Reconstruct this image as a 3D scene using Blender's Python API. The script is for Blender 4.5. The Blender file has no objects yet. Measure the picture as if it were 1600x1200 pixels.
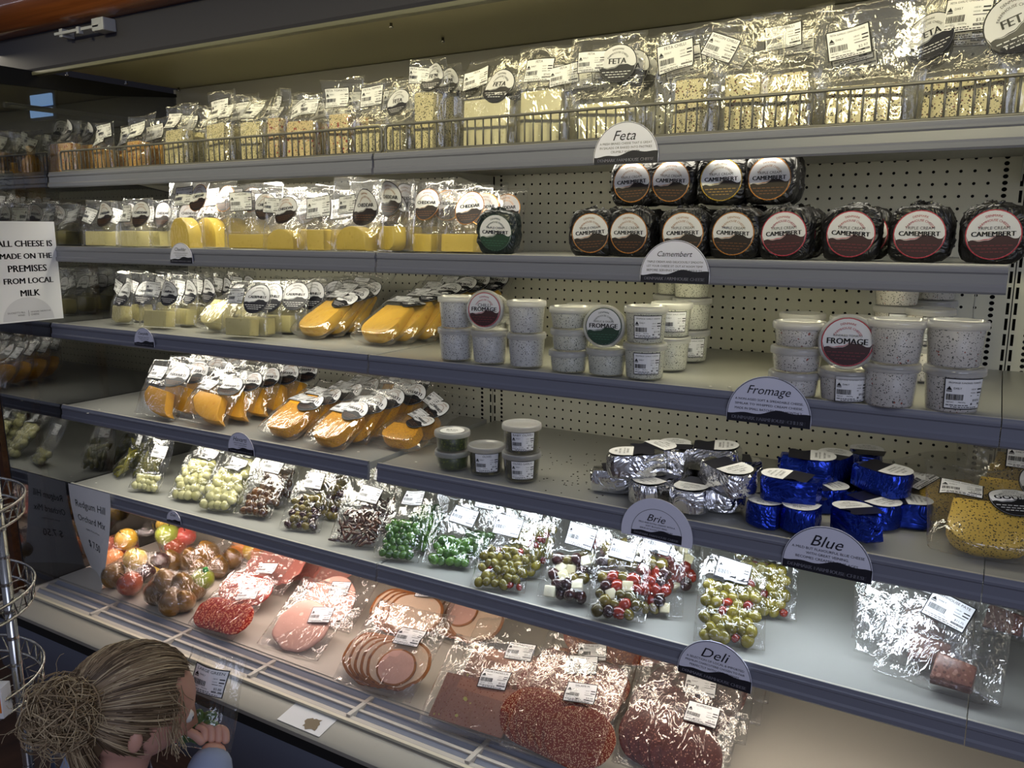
import bpy, bmesh, math, random
from mathutils import Vector, Matrix, Euler, noise
PI = math.pi
R_ = math.radians
scn = bpy.context.scene
C = scn.collection

# ------------------------------------------------------------------ camera
CAM = Vector((1.2210, -1.4592, 1.4955))
ROT = Euler((R_(79.258), R_(-0.057), R_(30.604)), 'XYZ')
FPX = 1276.55
cd = bpy.data.cameras.new('camera'); cam = bpy.data.objects.new('camera', cd); C.objects.link(cam)
cam.location = CAM; cam.rotation_euler = ROT
cd.sensor_width = 36; cd.lens = FPX * 36 / 1600; cd.clip_start = .02; cd.clip_end = 60
scn.camera = cam
RM = ROT.to_matrix()

# ------------------------------------------------------------------ world, exposure
scn.view_settings.view_transform = 'Standard'; scn.view_settings.look = 'None'
scn.view_settings.gamma = 1; scn.view_settings.use_curve_mapping = False
scn.view_settings.exposure = 0.0
scn.cycles.transparent_max_bounces = 40
scn.cycles.max_bounces = 7; scn.cycles.diffuse_bounces = 3; scn.cycles.glossy_bounces = 3
scn.cycles.transmission_bounces = 6
scn.cycles.sample_clamp_indirect = 4
scn.cycles.caustics_reflective = False; scn.cycles.caustics_refractive = False
w = bpy.data.worlds.new('shop'); scn.world = w; w.use_nodes = True
w.node_tree.nodes['Background'].inputs[0].default_value = (.46, .48, .60, 1)
w.node_tree.nodes['Background'].inputs[1].default_value = .25

# shelf lip heights, front-edge depths
ZS = [1.66, 1.4426, 1.2129, .9573, .7034]
YS = [0, 0, -.038, -.033, -.032]
DECK = .41
YB = .496

def area(name, loc, rot, sx, sy, power, col):
    l = bpy.data.lights.new(name, 'AREA'); l.shape = 'RECTANGLE'; l.size = sx; l.size_y = sy
    l.energy = power; l.color = col
    o = bpy.data.objects.new(name, l); C.objects.link(o); o.location = loc; o.rotation_euler = rot
    return o
WARM = (1, .88, .62); WHITE = (1, .95, .82); COOL = (.80, .90, 1); PINK = (1, .80, .72)
# daylight from the shop front (behind the camera, to the right)
area('shop_window_daylight', (3.6, -3.6, 2.3), (R_(72), 0, R_(42)), 2.6, 1.8, 48, (.72, .78, 1))
area('shop_ceiling_lamp', (-3.0, -2.6, 3.0), (R_(15), 0, 0), 9.0, .05, 14, (.78, .83, 1))
area('bottle_fill_light', (-1.55, -.05, 2.0), (0, 0, 0), .3, .3, 1.2, (1, .9, .7))  # added fill light, not a real fixture; brightens the bottles beyond the glass
# fluorescent tubes: behind the canopy lip and behind the front rail of each shelf
def shelf_lamp(i, bay, power, col, dy=.085, tilt=12):
    x0, x1 = ((-1.25, 0), (0, 1.25), (1.25, 1.75))[bay]
    area('tube_light', ((x0 + x1) / 2, YS[i] + dy, ZS[i] - .036), (R_(tilt), 0, 0), (x1 - x0) - .1, .022, power, col)
tl = area('shop_track_light', (.1, -2.0, 2.5), (R_(69.6), 0, 0), 2.6, .12, 3.4, (1, .90, .50)); tl.data.spread = R_(26)
area('canopy_tube_light', (.1, .034, 1.9555), (R_(20), 0, 0), 2.3, .012, 1.3, (1, .88, .50))
shelf_lamp(0, 0, 2.2, WHITE); shelf_lamp(0, 1, 1.3, (1, .95, .80))
shelf_lamp(1, 0, 1.6, (1, .95, .76)); shelf_lamp(1, 1, 1.0, (1, .93, .60))
shelf_lamp(2, 0, 1.5, WHITE); shelf_lamp(2, 1, .8, (1, .94, .74))
shelf_lamp(3, 0, 2.2, (1, .96, .84)); shelf_lamp(3, 1, 2.9, COOL)
shelf_lamp(4, 0, 3.0, PINK); shelf_lamp(4, 1, 1.3, (1, .87, .72))

# ------------------------------------------------------------------ pixel -> place
def ray(u, v): return RM @ Vector(((u - 800) / FPX, -(v - 600) / FPX, -1))
def at(u, v, z):
    d = ray(u, v); return CAM + d * ((z - CAM.z) / d.z)
def aty(u, v, y):
    d = ray(u, v); return CAM + d * ((y - CAM.y) / d.y)
def atd(u, v, dep): return CAM + ray(u, v) * dep

# ------------------------------------------------------------------ object helpers
def tag(o, label=None, cat=None, group=None, kind=None):
    if label: o['label'] = label
    if cat: o['category'] = cat
    if group: o['group'] = group
    if kind: o['kind'] = kind
    return o
def thing(name, label, cat, loc=(0, 0, 0), rot=(0, 0, 0), group=None):
    o = bpy.data.objects.new(name, None); o.empty_display_size = .02; C.objects.link(o)
    o.location = loc; o.rotation_euler = rot
    return tag(o, label, cat, group)
def link(name, me, parent=None, loc=None, rot=None, scale=None):
    o = bpy.data.objects.new(name, me); C.objects.link(o)
    if parent: o.parent = parent
    if loc is not None: o.location = loc
    if rot is not None: o.rotation_euler = rot
    if scale is not None: o.scale = scale
    return o
def mesh_from(name, verts, faces, mats, mi=None, smooth=False):
    me = bpy.data.meshes.new(name); me.from_pydata(verts, [], faces)
    for m in (mats if isinstance(mats, (list, tuple)) else [mats]): me.materials.append(m)
    if mi: me.polygons.foreach_set('material_index', mi)
    if smooth: me.polygons.foreach_set('use_smooth', [True] * len(me.polygons))
    me.update(); return me
def from_bm(name, bm, mat, smooth=False, angle=None):
    me = bpy.data.meshes.new(name); bm.normal_update(); bm.to_mesh(me); bm.free()
    for m in (mat if isinstance(mat, (list, tuple)) else [mat]): me.materials.append(m)
    if smooth: me.polygons.foreach_set('use_smooth', [True] * len(me.polygons))
    if angle: me.set_sharp_from_angle(angle=R_(angle))
    return me
def bm_box(bm, x0, x1, y0, y1, z0, z1, bev=0, seg=2, mi=0):
    r = bmesh.ops.create_cube(bm, size=1)
    vs = r['verts']
    for v in vs:
        v.co = Vector((x0 + (v.co.x + .5) * (x1 - x0), y0 + (v.co.y + .5) * (y1 - y0), z0 + (v.co.z + .5) * (z1 - z0)))
    fs = {f for v in vs for f in v.link_faces}
    for f in fs: f.material_index = mi
    if bev:
        es = list({e for v in vs for e in v.link_edges})
        bmesh.ops.bevel(bm, geom=es, offset=bev, segments=seg, affect='EDGES', profile=.6)
def box(name, x0, x1, y0, y1, z0, z1, mat, bev=0, seg=2, smooth=False):
    bm = bmesh.new(); bm_box(bm, x0, x1, y0, y1, z0, z1, bev, seg)
    return from_bm(name, bm, mat, smooth=bev > 0, angle=40)
def bm_tube(bm, pts, r, n=6, cap=True, mi=0, closed=False):
    pts = [Vector(p) for p in pts]; rings = []
    rr = r if isinstance(r, (list, tuple)) else [r] * len(pts)
    up = None
    for i, p in enumerate(pts):
        a = pts[i - 1] if i or closed else p; b = pts[(i + 1) % len(pts)] if i < len(pts) - 1 or closed else p
        t = (b - a).normalized() if (b - a).length > 1e-9 else Vector((0, 0, 1))
        if up is None:
            up = Vector((0, 0, 1)) if abs(t.z) < .9 else Vector((1, 0, 0))
        s = t.cross(up)
        s = s.normalized() if s.length > 1e-6 else t.orthogonal().normalized()
        up = s.cross(t).normalized()
        rings.append([bm.verts.new(p + (s * math.cos(2 * PI * k / n) + up * math.sin(2 * PI * k / n)) * rr[i]) for k in range(n)])
    m = len(rings)
    for i in range(m if closed else m - 1):
        A, B = rings[i], rings[(i + 1) % m]
        for k in range(n):
            f = bm.faces.new((A[k], A[(k + 1) % n], B[(k + 1) % n], B[k])); f.smooth = True; f.material_index = mi
    if cap and not closed:
        bm.faces.new(rings[0][::-1]).material_index = mi; bm.faces.new(rings[-1]).material_index = mi
def bm_lathe(bm, prof, n=32, mi=0, c=(0, 0, 0), cap=(False, False)):
    rings = []
    for r, z in prof:
        rings.append([bm.verts.new((c[0] + r * math.cos(2 * PI * k / n), c[1] + r * math.sin(2 * PI * k / n), c[2] + z)) for k in range(n)])
    for A, B in zip(rings, rings[1:]):
        for k in range(n):
            f = bm.faces.new((A[k], A[(k + 1) % n], B[(k + 1) % n], B[k])); f.smooth = True; f.material_index = mi
    if cap[0]: bm.faces.new(rings[0][::-1]).material_index = mi
    if cap[1]: bm.faces.new(rings[-1]).material_index = mi
def lathe(name, prof, mat, n=32, cap=(True, True)):
    bm = bmesh.new(); bm_lathe(bm, prof, n, cap=cap); return from_bm(name, bm, mat)
def bm_extrude_x(bm, prof, x0, x1, mi=0):
    A = [bm.verts.new((x0, y, z)) for y, z in prof]; B = [bm.verts.new((x1, y, z)) for y, z in prof]
    n = len(prof)
    for k in range(n):
        bm.faces.new((A[k], B[k], B[(k + 1) % n], A[(k + 1) % n])).material_index = mi
    bm.faces.new(A[::-1]).material_index = mi; bm.faces.new(B).material_index = mi
ORD = ['', 'first', 'second', 'third', 'fourth', 'fifth', 'sixth', 'seventh', 'eighth', 'ninth', 'tenth', 'eleventh', 'twelfth', 'thirteenth', 'fourteenth',
       'fifteenth', 'sixteenth', 'seventeenth', 'eighteenth', 'nineteenth', 'twentieth', 'rightmost']

# ------------------------------------------------------------------ materials
def lin(c):
    f = lambda x: x / 12.92 if x <= .04045 else ((x + .055) / 1.055) ** 2.4
    return (f(c[0] / 255), f(c[1] / 255), f(c[2] / 255), 1)
def newmat(name):
    m = bpy.data.materials.new(name); m.use_nodes = True
    nt = m.node_tree; b = nt.nodes['Principled BSDF']
    return m, nt, b
def mat(name, c, rough=.5, metal=0, coat=0, emit=None, es=0, spec=.5, sss=0):
    m, nt, b = newmat(name)
    b.inputs['Base Color'].default_value = lin(c); b.inputs['Roughness'].default_value = rough
    b.inputs['Metallic'].default_value = metal; b.inputs['Coat Weight'].default_value = coat
    b.inputs['Coat Roughness'].default_value = .08; b.inputs['Specular IOR Level'].default_value = spec
    if emit: b.inputs['Emission Color'].default_value = lin(emit); b.inputs['Emission Strength'].default_value = es
    return m
def N(nt, t, **kw):
    n = nt.nodes.new(t)
    for k, v in kw.items():
        if k.startswith('_'): setattr(n, k[1:], v)
        else: n.inputs[k.replace('__', ' ')].default_value = v
    return n
def coords(nt, obj_random=True):
    tc = N(nt, 'ShaderNodeTexCoord')
    if not obj_random: return tc.outputs['Object']
    oi = N(nt, 'ShaderNodeObjectInfo'); mul = N(nt, 'ShaderNodeMath', _operation='MULTIPLY'); mul.inputs[1].default_value = 37
    nt.links.new(oi.outputs['Random'], mul.inputs[0])
    ad = N(nt, 'ShaderNodeVectorMath', _operation='ADD')
    nt.links.new(tc.outputs['Object'], ad.inputs[0]); nt.links.new(mul.outputs[0], ad.inputs[1])
    return ad.outputs[0]
def ramp(nt, src, stops, const=False):
    r = N(nt, 'ShaderNodeValToRGB'); e = r.color_ramp.elements
    while len(e) < len(stops): e.new(.5)
    for k, (p, c) in enumerate(stops): e[k].position = p; e[k].color = c
    if const: r.color_ramp.interpolation = 'CONSTANT'
    nt.links.new(src, r.inputs[0]); return r.outputs[0]
def bump(nt, b, src, strength=.3, dist=.002):
    n = N(nt, 'ShaderNodeBump'); n.inputs['Strength'].default_value = strength; n.inputs['Distance'].default_value = dist
    nt.links.new(src, n.inputs['Height'])
    if b is not None: nt.links.new(n.outputs[0], b.inputs['Normal'])
    return n.outputs[0]
def mixc(nt, fac, a, b):
    m = N(nt, 'ShaderNodeMix', _data_type='RGBA')
    nt.links.new(fac, m.inputs[0])
    for s, i in ((a, 6), (b, 7)):
        if isinstance(s, tuple): m.inputs[i].default_value = s
        else: nt.links.new(s, m.inputs[i])
    return m.outputs[2]
def speckled(name, base, specks, rough=.45, bumps=.25, var=None):
    """base colour with irregular flecks; specks = [(colour, scale, amount, stretch)]"""
    m, nt, b = newmat(name); co = coords(nt)
    nz = N(nt, 'ShaderNodeTexNoise', Scale=35, Detail=3); nt.links.new(co, nz.inputs['Vector'])
    c2 = var or tuple(max(0, x - 16) for x in base)
    col = mixc(nt, nz.outputs[0], lin(base), lin(c2))
    for k, (sc, scale, amt) in enumerate(specks):
        wv = N(nt, 'ShaderNodeTexNoise', Scale=scale * .9, Detail=2)
        ad = N(nt, 'ShaderNodeVectorMath', _operation='ADD'); ad.inputs[1].default_value = (k * 3.1, k * 1.7, 0)
        nt.links.new(co, ad.inputs[0]); nt.links.new(ad.outputs[0], wv.inputs['Vector'])
        vo = N(nt, 'ShaderNodeTexVoronoi', Scale=scale); nt.links.new(ad.outputs[0], vo.inputs['Vector'])
        sm = N(nt, 'ShaderNodeMath', _operation='MULTIPLY_ADD'); sm.inputs[1].default_value = .9
        nt.links.new(wv.outputs[0], sm.inputs[0]); nt.links.new(vo.outputs['Distance'], sm.inputs[2])
        f = ramp(nt, sm.outputs[0], [(0, (1, 1, 1, 1)), (amt * .62 + .42, (1, 1, 1, 1)), (amt * .62 + .45, (0, 0, 0, 1))])
        col = mixc(nt, f, col, lin(sc))
    nt.links.new(col, b.inputs['Base Color']); b.inputs['Roughness'].default_value = rough
    n2 = N(nt, 'ShaderNodeTexNoise', Scale=180, Detail=4); nt.links.new(co, n2.inputs['Vector'])
    bump(nt, b, n2.outputs[0], bumps, .002)
    return m
def film(name, tint=(.985, .985, .98), haze=.05, scale=1.0, strength=.5, gain=1.5):
    m, nt, b = newmat(name); nt.nodes.remove(b); out = nt.nodes['Material Output']
    co = coords(nt)
    mp = N(nt, 'ShaderNodeMapping'); mp.inputs['Scale'].default_value = (34 * scale, 34 * scale, 15 * scale)
    nt.links.new(co, mp.inputs[0])
    nz = N(nt, 'ShaderNodeTexNoise', Scale=1, Detail=2.5, Distortion=1.2); nt.links.new(mp.outputs[0], nz.inputs['Vector'])
    # creases: folded ridges of the noise
    sb = N(nt, 'ShaderNodeMath', _operation='SUBTRACT'); sb.inputs[1].default_value = .5; nt.links.new(nz.outputs[0], sb.inputs[0])
    ab = N(nt, 'ShaderNodeMath', _operation='ABSOLUTE'); nt.links.new(sb.outputs[0], ab.inputs[0])
    nb = bump(nt, None, ab.outputs[0], strength, .020 / scale)
    lw = N(nt, 'ShaderNodeLayerWeight', Blend=.5); nt.links.new(nb, lw.inputs['Normal'])
    pw_ = N(nt, 'ShaderNodeMath', _operation='POWER'); pw_.inputs[1].default_value = 4; nt.links.new(lw.outputs['Facing'], pw_.inputs[0])
    ml = N(nt, 'ShaderNodeMath', _operation='MULTIPLY_ADD', _use_clamp=True); ml.inputs[1].default_value = .75; ml.inputs[2].default_value = .05 * gain
    nt.links.new(pw_.outputs[0], ml.inputs[0])
    tr = N(nt, 'ShaderNodeBsdfTransparent'); tr.inputs[0].default_value = (*tint, 1)
    gl = N(nt, 'ShaderNodeBsdfAnisotropic' if False else 'ShaderNodeBsdfGlossy'); gl.inputs['Roughness'].default_value = .07
    gl.inputs['Color'].default_value = (1, 1, 1, 1)
    nt.links.new(nb, gl.inputs['Normal'])
    m1 = N(nt, 'ShaderNodeMixShader'); nt.links.new(ml.outputs[0], m1.inputs[0]); nt.links.new(tr.outputs[0], m1.inputs[1]); nt.links.new(gl.outputs[0], m1.inputs[2])
    df = N(nt, 'ShaderNodeBsdfDiffuse'); df.inputs[0].default_value = (.9, .9, .9, 1)
    tl = N(nt, 'ShaderNodeBsdfTranslucent'); tl.inputs[0].default_value = (.9, .9, .9, 1)
    m0 = N(nt, 'ShaderNodeMixShader', Fac=.5); nt.links.new(df.outputs[0], m0.inputs[1]); nt.links.new(tl.outputs[0], m0.inputs[2])
    m2 = N(nt, 'ShaderNodeMixShader', Fac=haze); nt.links.new(m1.outputs[0], m2.inputs[1]); nt.links.new(m0.outputs[0], m2.inputs[2])
    nt.links.new(m2.outputs[0], out.inputs[0])
    return m
FILM = film('clear_film', haze=.035, gain=1.6, strength=.24)
FILM_TIGHT = film('tight_film', haze=.008, scale=1.2, strength=.5, gain=1.2)
FILM_SOFT = film('soft_film', haze=.03, scale=.9, strength=.5, gain=1.8)
PLASTIC = film('tub_plastic', tint=(.97, .97, .97), haze=.05, scale=.3, strength=.05, gain=1.3)
LIDP = film('lid_plastic', tint=(.96, .96, .96), haze=.42, scale=.3, strength=.05, gain=1.6)
PAPER = mat('label_paper', (236, 236, 236), .5)
INK = mat('black_ink', (16, 16, 22), .5)
GREYP = mat('grey_print', (214, 214, 216), .5)
NAVY = mat('dark_print', (22, 22, 34), .45)
BROWN = mat('brown_black_print', (34, 24, 20), .45)
GREENP = mat('green_print', (22, 54, 40), .45)
MAROON = mat('maroon_print', (52, 18, 26), .45)
ORANGEP = mat('orange_foil_print', (224, 150, 70), .25, metal=.6)
GOLDP = mat('gold_foil_print', (235, 190, 60), .2, metal=.75)
REDP = mat('red_print', (170, 40, 60), .45)
CARD = mat('sign_card', (224, 224, 238), .35)
CARDINK = mat('sign_ink', (30, 30, 40), .4)
CARDW = mat('sign_reverse_print', (190, 190, 205), .4)
def crumple(name, c, rough, metal, scale=22, strength=.6, spec=.5, coat=0):
    m, nt, b = newmat(name); co = coords(nt)
    b.inputs['Base Color'].default_value = lin(c); b.inputs['Roughness'].default_value = rough
    b.inputs['Metallic'].default_value = metal; b.inputs['Specular IOR Level'].default_value = spec; b.inputs['Coat Weight'].default_value = coat
    vo = N(nt, 'ShaderNodeTexNoise', Scale=scale, Detail=3, Distortion=1.5); nt.links.new(co, vo.inputs['Vector'])
    sb = N(nt, 'ShaderNodeMath', _operation='SUBTRACT'); sb.inputs[1].default_value = .5; nt.links.new(vo.outputs[0], sb.inputs[0])
    ab = N(nt, 'ShaderNodeMath', _operation='ABSOLUTE'); nt.links.new(sb.outputs[0], ab.inputs[0])
    bump(nt, b, ab.outputs[0], strength, .02)
    return m
# ================================================================== THE FRIDGE AND THE SHOP
STEEL = mat('painted_steel', (186, 184, 172), .42)
TRAY = mat('shelf_steel', (164, 164, 158), .3)
RAIL = mat('price_rail_plastic', (117, 119, 131), .3, spec=.5)
RAILTOP = mat('shelf_lip', (200, 196, 182), .35)
DARK = mat('dark_void', (6, 6, 7), .8)
FASCIA = mat('canopy_fascia', (56, 55, 62), .5, spec=.3)
SOFFIT = mat('canopy_soffit', (198, 192, 160), .35)
LEDGE = mat('ledge_paint', (152, 148, 138), .45)
GRILLE = mat('grille_paint', (176, 170, 160), .45)
VANE = mat('grille_vane', (140, 143, 154), .5)
FRONTP = mat('fridge_front_panel', (84, 88, 102), .4)
WIRE = mat('grey_wire', (112, 110, 104), .4, metal=.3)
CHROME = mat('chrome_wire', (190, 190, 190), .18, metal=1)
TUBE = mat('lamp_tube', (255, 250, 235), .4, emit=(255, 244, 220), es=2.5)
def wood(name, a, b_, rough=.3, sc=(1.2, 30, 30)):
    m, nt, b = newmat(name); co = coords(nt, False)
    mp = N(nt, 'ShaderNodeMapping'); mp.inputs['Scale'].default_value = sc; nt.links.new(co, mp.inputs[0])
    nz = N(nt, 'ShaderNodeTexNoise', Scale=2.2, Detail=6, Distortion=.8); nt.links.new(mp.outputs[0], nz.inputs['Vector'])
    nt.links.new(ramp(nt, nz.outputs[0], [(.3, lin(a)), (.7, lin(b_))]), b.inputs['Base Color'])
    b.inputs['Roughness'].default_value = rough; b.inputs['Coat Weight'].default_value = 1; b.inputs['Coat Roughness'].default_value = .06
    return m
WOOD = wood('varnished_wood', (150, 84, 36), (104, 52, 20))
WOODD = wood('dark_wood', (92, 52, 24), (60, 32, 14), .45)
FLOORM = wood('floor_boards', (92, 62, 42), (60, 40, 26), .5, (8, 1.2, 1))
def pegboard():
    m, nt, b = newmat('perforated_steel'); out = nt.nodes['Material Output']
    b.inputs['Base Color'].default_value = lin((200, 198, 180)); b.inputs['Roughness'].default_value = .45
    tc = N(nt, 'ShaderNodeTexCoord'); sp = N(nt, 'ShaderNodeSeparateXYZ'); nt.links.new(tc.outputs['Object'], sp.inputs[0])
    def M(op, a, bb=None, c=None):
        n = N(nt, 'ShaderNodeMath', _operation=op)
        for k, s in enumerate((a, bb, c)):
            if s is None: continue
            if isinstance(s, (int, float)): n.inputs[k].default_value = s
            else: nt.links.new(s, n.inputs[k])
        return n.outputs[0]
    def dots(pitch_x, pitch_z, x, z, r, lo=None, hi=None):
        fx = M('PINGPONG', M('ADD', x, pitch_x * 200), pitch_x / 2); fz = M('PINGPONG', M('ADD', z, pitch_z * 200), pitch_z / 2)
        d = M('SQRT', M('ADD', M('MULTIPLY', fx, fx), M('MULTIPLY', fz, fz)))
        f = M('LESS_THAN', d, r)
        if lo is not None: f = M('MULTIPLY', f, M('MULTIPLY', M('GREATER_THAN', x, lo), M('LESS_THAN', x, hi)))
        return f
    x, z = sp.outputs[0], sp.outputs[2]      # x measured from the left edge of a bay, z from the floor
    small = dots(.0252, .0252, x, z, .0031, .055, 1.195)
    # a column of big holes near each upright
    def col(x0, rx, rz, pz):
        fx = M('ABSOLUTE', M('SUBTRACT', x, x0)); fz = M('PINGPONG', M('ADD', z, pz * 100), pz / 2)
        a = M('DIVIDE', fx, rx); c = M('DIVIDE', fz, rz)
        return M('LESS_THAN', M('ADD', M('MULTIPLY', a, a), M('MULTIPLY', c, c)), 1)
    big = M('MAXIMUM', col(.030, .0042, .0042, .0127), col(1.214, .0048, .0042, .0127))
    def slot(x0):
        fx = M('LESS_THAN', M('ABSOLUTE', M('SUBTRACT', x, x0)), .0028); fz = M('GREATER_THAN', M('PINGPONG', M('ADD', z, 3), .016), .004)
        return M('MULTIPLY', fx, fz)
    sl = M('MAXIMUM', slot(.007), slot(1.243))
    f = M('MAXIMUM', M('MAXIMUM', small, big), sl)
    tr = N(nt, 'ShaderNodeBsdfTransparent'); mx = N(nt, 'ShaderNodeMixShader')
    nt.links.new(f, mx.inputs[0]); nt.links.new(b.outputs[0], mx.inputs[1]); nt.links.new(tr.outputs[0], mx.inputs[2])
    nt.links.new(mx.outputs[0], out.inputs[0])
    return m
PEG = pegboard()
def smoked_glass():
    m, nt, b = newmat('smoked_glass'); nt.nodes.remove(b); out = nt.nodes['Material Output']
    tr = N(nt, 'ShaderNodeBsdfTransparent'); tr.inputs[0].default_value = (.52, .52, .50, 1)
    gl = N(nt, 'ShaderNodeBsdfGlossy'); gl.inputs['Roughness'].default_value = .015; gl.inputs['Color'].default_value = (.95, .97, 1, 1)
    mx = N(nt, 'ShaderNodeMixShader', Fac=.15)
    nt.links.new(tr.outputs[0], mx.inputs[1]); nt.links.new(gl.outputs[0], mx.inputs[2]); nt.links.new(mx.outputs[0], out.inputs[0])
    return m
GLASS = smoked_glass()

# --- setting
tag(link('floor', box('floor', -9, 6, -6, 3, -.05, 0, FLOORM)), kind='structure')
WALLM = mat('shop_wall', (64, 62, 66), .8)
tag(link('wall_back', box('wall_back', -9, 6, .72, .8, 0, 3.4, WALLM)), kind='structure')
tag(link('wall_left', box('wall_left', -9.08, -9, -6, .72, 0, 3.4, WALLM)), kind='structure')
GLOW = mat('daylit_pane', (150, 190, 255), .4, emit=(150, 195, 255), es=1.6)
wq = [aty(u, v, .71) for u, v in ((44, 142), (90, 186), (50, 150), (84, 164), (50, 172), (84, 181))]
win = link('window_1', box('window_frame', wq[0].x, wq[1].x, .708, .72, wq[1].z, wq[0].z, mat('window_frame', (70, 74, 84), .5)))
tag(win, kind='structure')
link('pane', box('pane', wq[2].x, wq[3].x, .70, .709, wq[3].z, wq[2].z, GLOW), win)
link('pane', box('pane', wq[4].x, wq[5].x, .70, .709, wq[5].z, wq[4].z, GLOW), win)

# --- the case itself
fr = thing('refrigerated_display_case', 'long open refrigerated display case with grey canopy, perforated back and front air grille', 'display fridge', (0, .2, 0))
def fp(name, me, kids=None, lab=None):
    o = link(name, me, fr); o.matrix_parent_inverse = Matrix.Translation((0, -.2, 0))
    if lab: o['label'] = lab
    return o
# canopy fascia (thin lip at the bottom), soffit, wooden bullnose rail
bm = bmesh.new()
bm_extrude_x(bm, [(-.02, 1.95), (-.02, 2.10), (.0, 2.10), (.0, 1.945), (-.004, 1.938), (-.016, 1.938)], -1.9, 1.9)
fp('canopy_fascia', from_bm('canopy_fascia', bm, FASCIA))
fp('canopy_lip', box('canopy_lip', -1.9, 1.9, -.021, .0, 1.932, 1.942, mat('olive_lip', (112, 110, 88), .4), .002))
fp('soffit', box('soffit', -1.262, 1.9, .0, .52, 1.965, 1.985, SOFFIT))
bm = bmesh.new(); prof = [(-.02, 2.042)]
for k in range(15):
    a = R_(-80 + k * 180 / 14); prof.append((-.03 - .062 * math.cos(a), 2.108 + .066 * math.sin(a)))
prof += [(-.02, 2.19)]
bm_extrude_x(bm, prof, -1.9, 1.9)
fp('wooden_rail', from_bm('wooden_rail', bm, WOOD, True, 50), lab='varnished brown wooden bullnose rail along the canopy')
for (u, v, y) in ((158, 37, .1), (212, 36, .2), (291, 59, .32)):
    pass
bolt = lathe('bolt', [(0, 0), (.0045, 0), (.006, .003), (.0035, .004), (.0035, .011), (0, .011)], CHROME, 10, (False, False))
for (u, v) in ((611, 36), (692, 59), (760, 78), (197, 127), (105, 113), (279, 137)):
    p = at(u, v, 1.965); o = fp('bolt', bolt); o.matrix_parent_inverse = Matrix(); o.location = (p.x, p.y - .2, 1.954)
bm = bmesh.new(); bm_tube(bm, [(-1.24, .034, 1.961), (1.3, .034, 1.961)], .0035, 8); fp('canopy_light_tube', from_bm('canopy_light_tube', bm, TUBE))
# hook bracket under the rail
bm = bmesh.new()
p = aty(126, 47, -.05)
bm_box(bm, p.x - .11, p.x + .09, -.058, -.05, p.z - .004, p.z + .004, .002)
bm_box(bm, p.x + .06, p.x + .11, -.058, -.02, p.z - .012, p.z + .02, .003)
bm_box(bm, p.x - .09, p.x - .075, -.056, -.02, p.z - .01, p.z + .012, .002)
bm_box(bm, p.x - .0, p.x + .012, -.064, -.05, p.z - .012, p.z + .006, .002)
fp('sign_clip', from_bm('sign_clip', bm, mat('clip_plastic', (170, 172, 176), .4)), lab='pale grey plastic sign clip on the canopy fascia')
# back panels
for x0 in (-1.25, 0, 1.25):
    me = bpy.data.meshes.new('back_panel')
    me.from_pydata([(.001, 0, DECK - .02), (1.249, 0, DECK - .02), (1.249, 0, 1.91), (.001, 0, 1.91)], [], [(0, 1, 2, 3)]); me.materials.append(PEG)
    bmx = bmesh.new(); bmx.from_mesh(me)
    r = bmesh.ops.extrude_face_region(bmx, geom=list(bmx.faces))
    bmesh.ops.translate(bmx, vec=(0, .0012, 0), verts=[g for g in r['geom'] if isinstance(g, bmesh.types.BMVert)])
    bmesh.ops.recalc_face_normals(bmx, faces=list(bmx.faces)); bmx.to_mesh(me); bmx.free()
    o = fp('perforated_back_panel', me); o.matrix_parent_inverse = Matrix(); o.location = (x0, YB - .2, 0)
fp('top_back_strip', box('top_back_strip', -1.262, 1.9, YB - .012, YB + .02, 1.86, 1.964, STEEL, .004))
fp('case_back', box('case_back', -1.29, 1.95, .60, .62, 0, 2.1, DARK))
fp('upright', box('upright', -1.262, -1.25, .47, .6, 0, 1.96, STEEL))
for x in (0, 1.25):   # access plates with a screw
    for z in (1.335, 1.09, .86):
        px = x + (1.145 if x == 0 else 0)
        if x: continue
        bm = bmesh.new(); bm_box(bm, px - .05, px + .04, YB - .0015, YB - .0003, z - .035, z - .031); bm_box(bm, px - .05, px - .048, YB - .0015, YB - .0003, z - .035, z + .04); bm_box(bm, px + .038, px + .04, YB - .0015, YB - .0003, z - .035, z + .04)
        bm_lathe(bm, [(0, .004), (.003, .0035), (.0045, .001), (.0045, 0)], 10, 1)
        for vtx in bm.verts:
            if vtx.co.length < .01: vtx.co = Vector((px, YB - vtx.co.z - .0015, z - .026)) + Vector((vtx.co.x, 0, vtx.co.y))
        fp('access_plate', from_bm('access_plate', bm, [STEEL, CHROME]))
for z in (1.09, .86):
    bm = bmesh.new(); px = -.105
    bm_box(bm, px - .05, px + .04, YB - .0015, YB - .0003, z - .035, z - .031)
    fp('access_plate', from_bm('access_plate', bm, STEEL))
# deck, grille, ledge, front
fp('deck', box('deck', -1.25, 1.9, -.098, .55, DECK - .03, DECK, mat('deck_steel', (196, 190, 178), .35)))
bm = bmesh.new()
for y, z, wd in ((-.104, .409, .004), (-.134, .407, .0045), (-.163, .405, .0045), (-.192, .402, .007)):
    bm_box(bm, -1.25, 1.9, y - wd, y + wd, z - .012, z, .002)
xs = [-1.247] + [-.935 + .325 * k for k in range(9)]
for x in xs:
    bm_box(bm, x - .006, x + .006, -.195, -.10, .388, .408, .002)
fp('air_grille', from_bm('air_grille', bm, GRILLE, True, 40))
bm = bmesh.new()
for y0, z0, y1, z1 in ((-.106, .4075, -.130, .393), (-.138, .403, -.160, .390), (-.167, .401, -.187, .388)):
    bm_extrude_x(bm, [(y0, z0), (y0, z0 - .002), (y1, z1 - .002), (y1, z1)], -1.25, 1.9)
bm_box(bm, -1.25, 1.9, -.2, -.1, .35, .362)
fp('grille_vanes', from_bm('grille_vanes', bm, VANE))
bm = bmesh.new()
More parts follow.
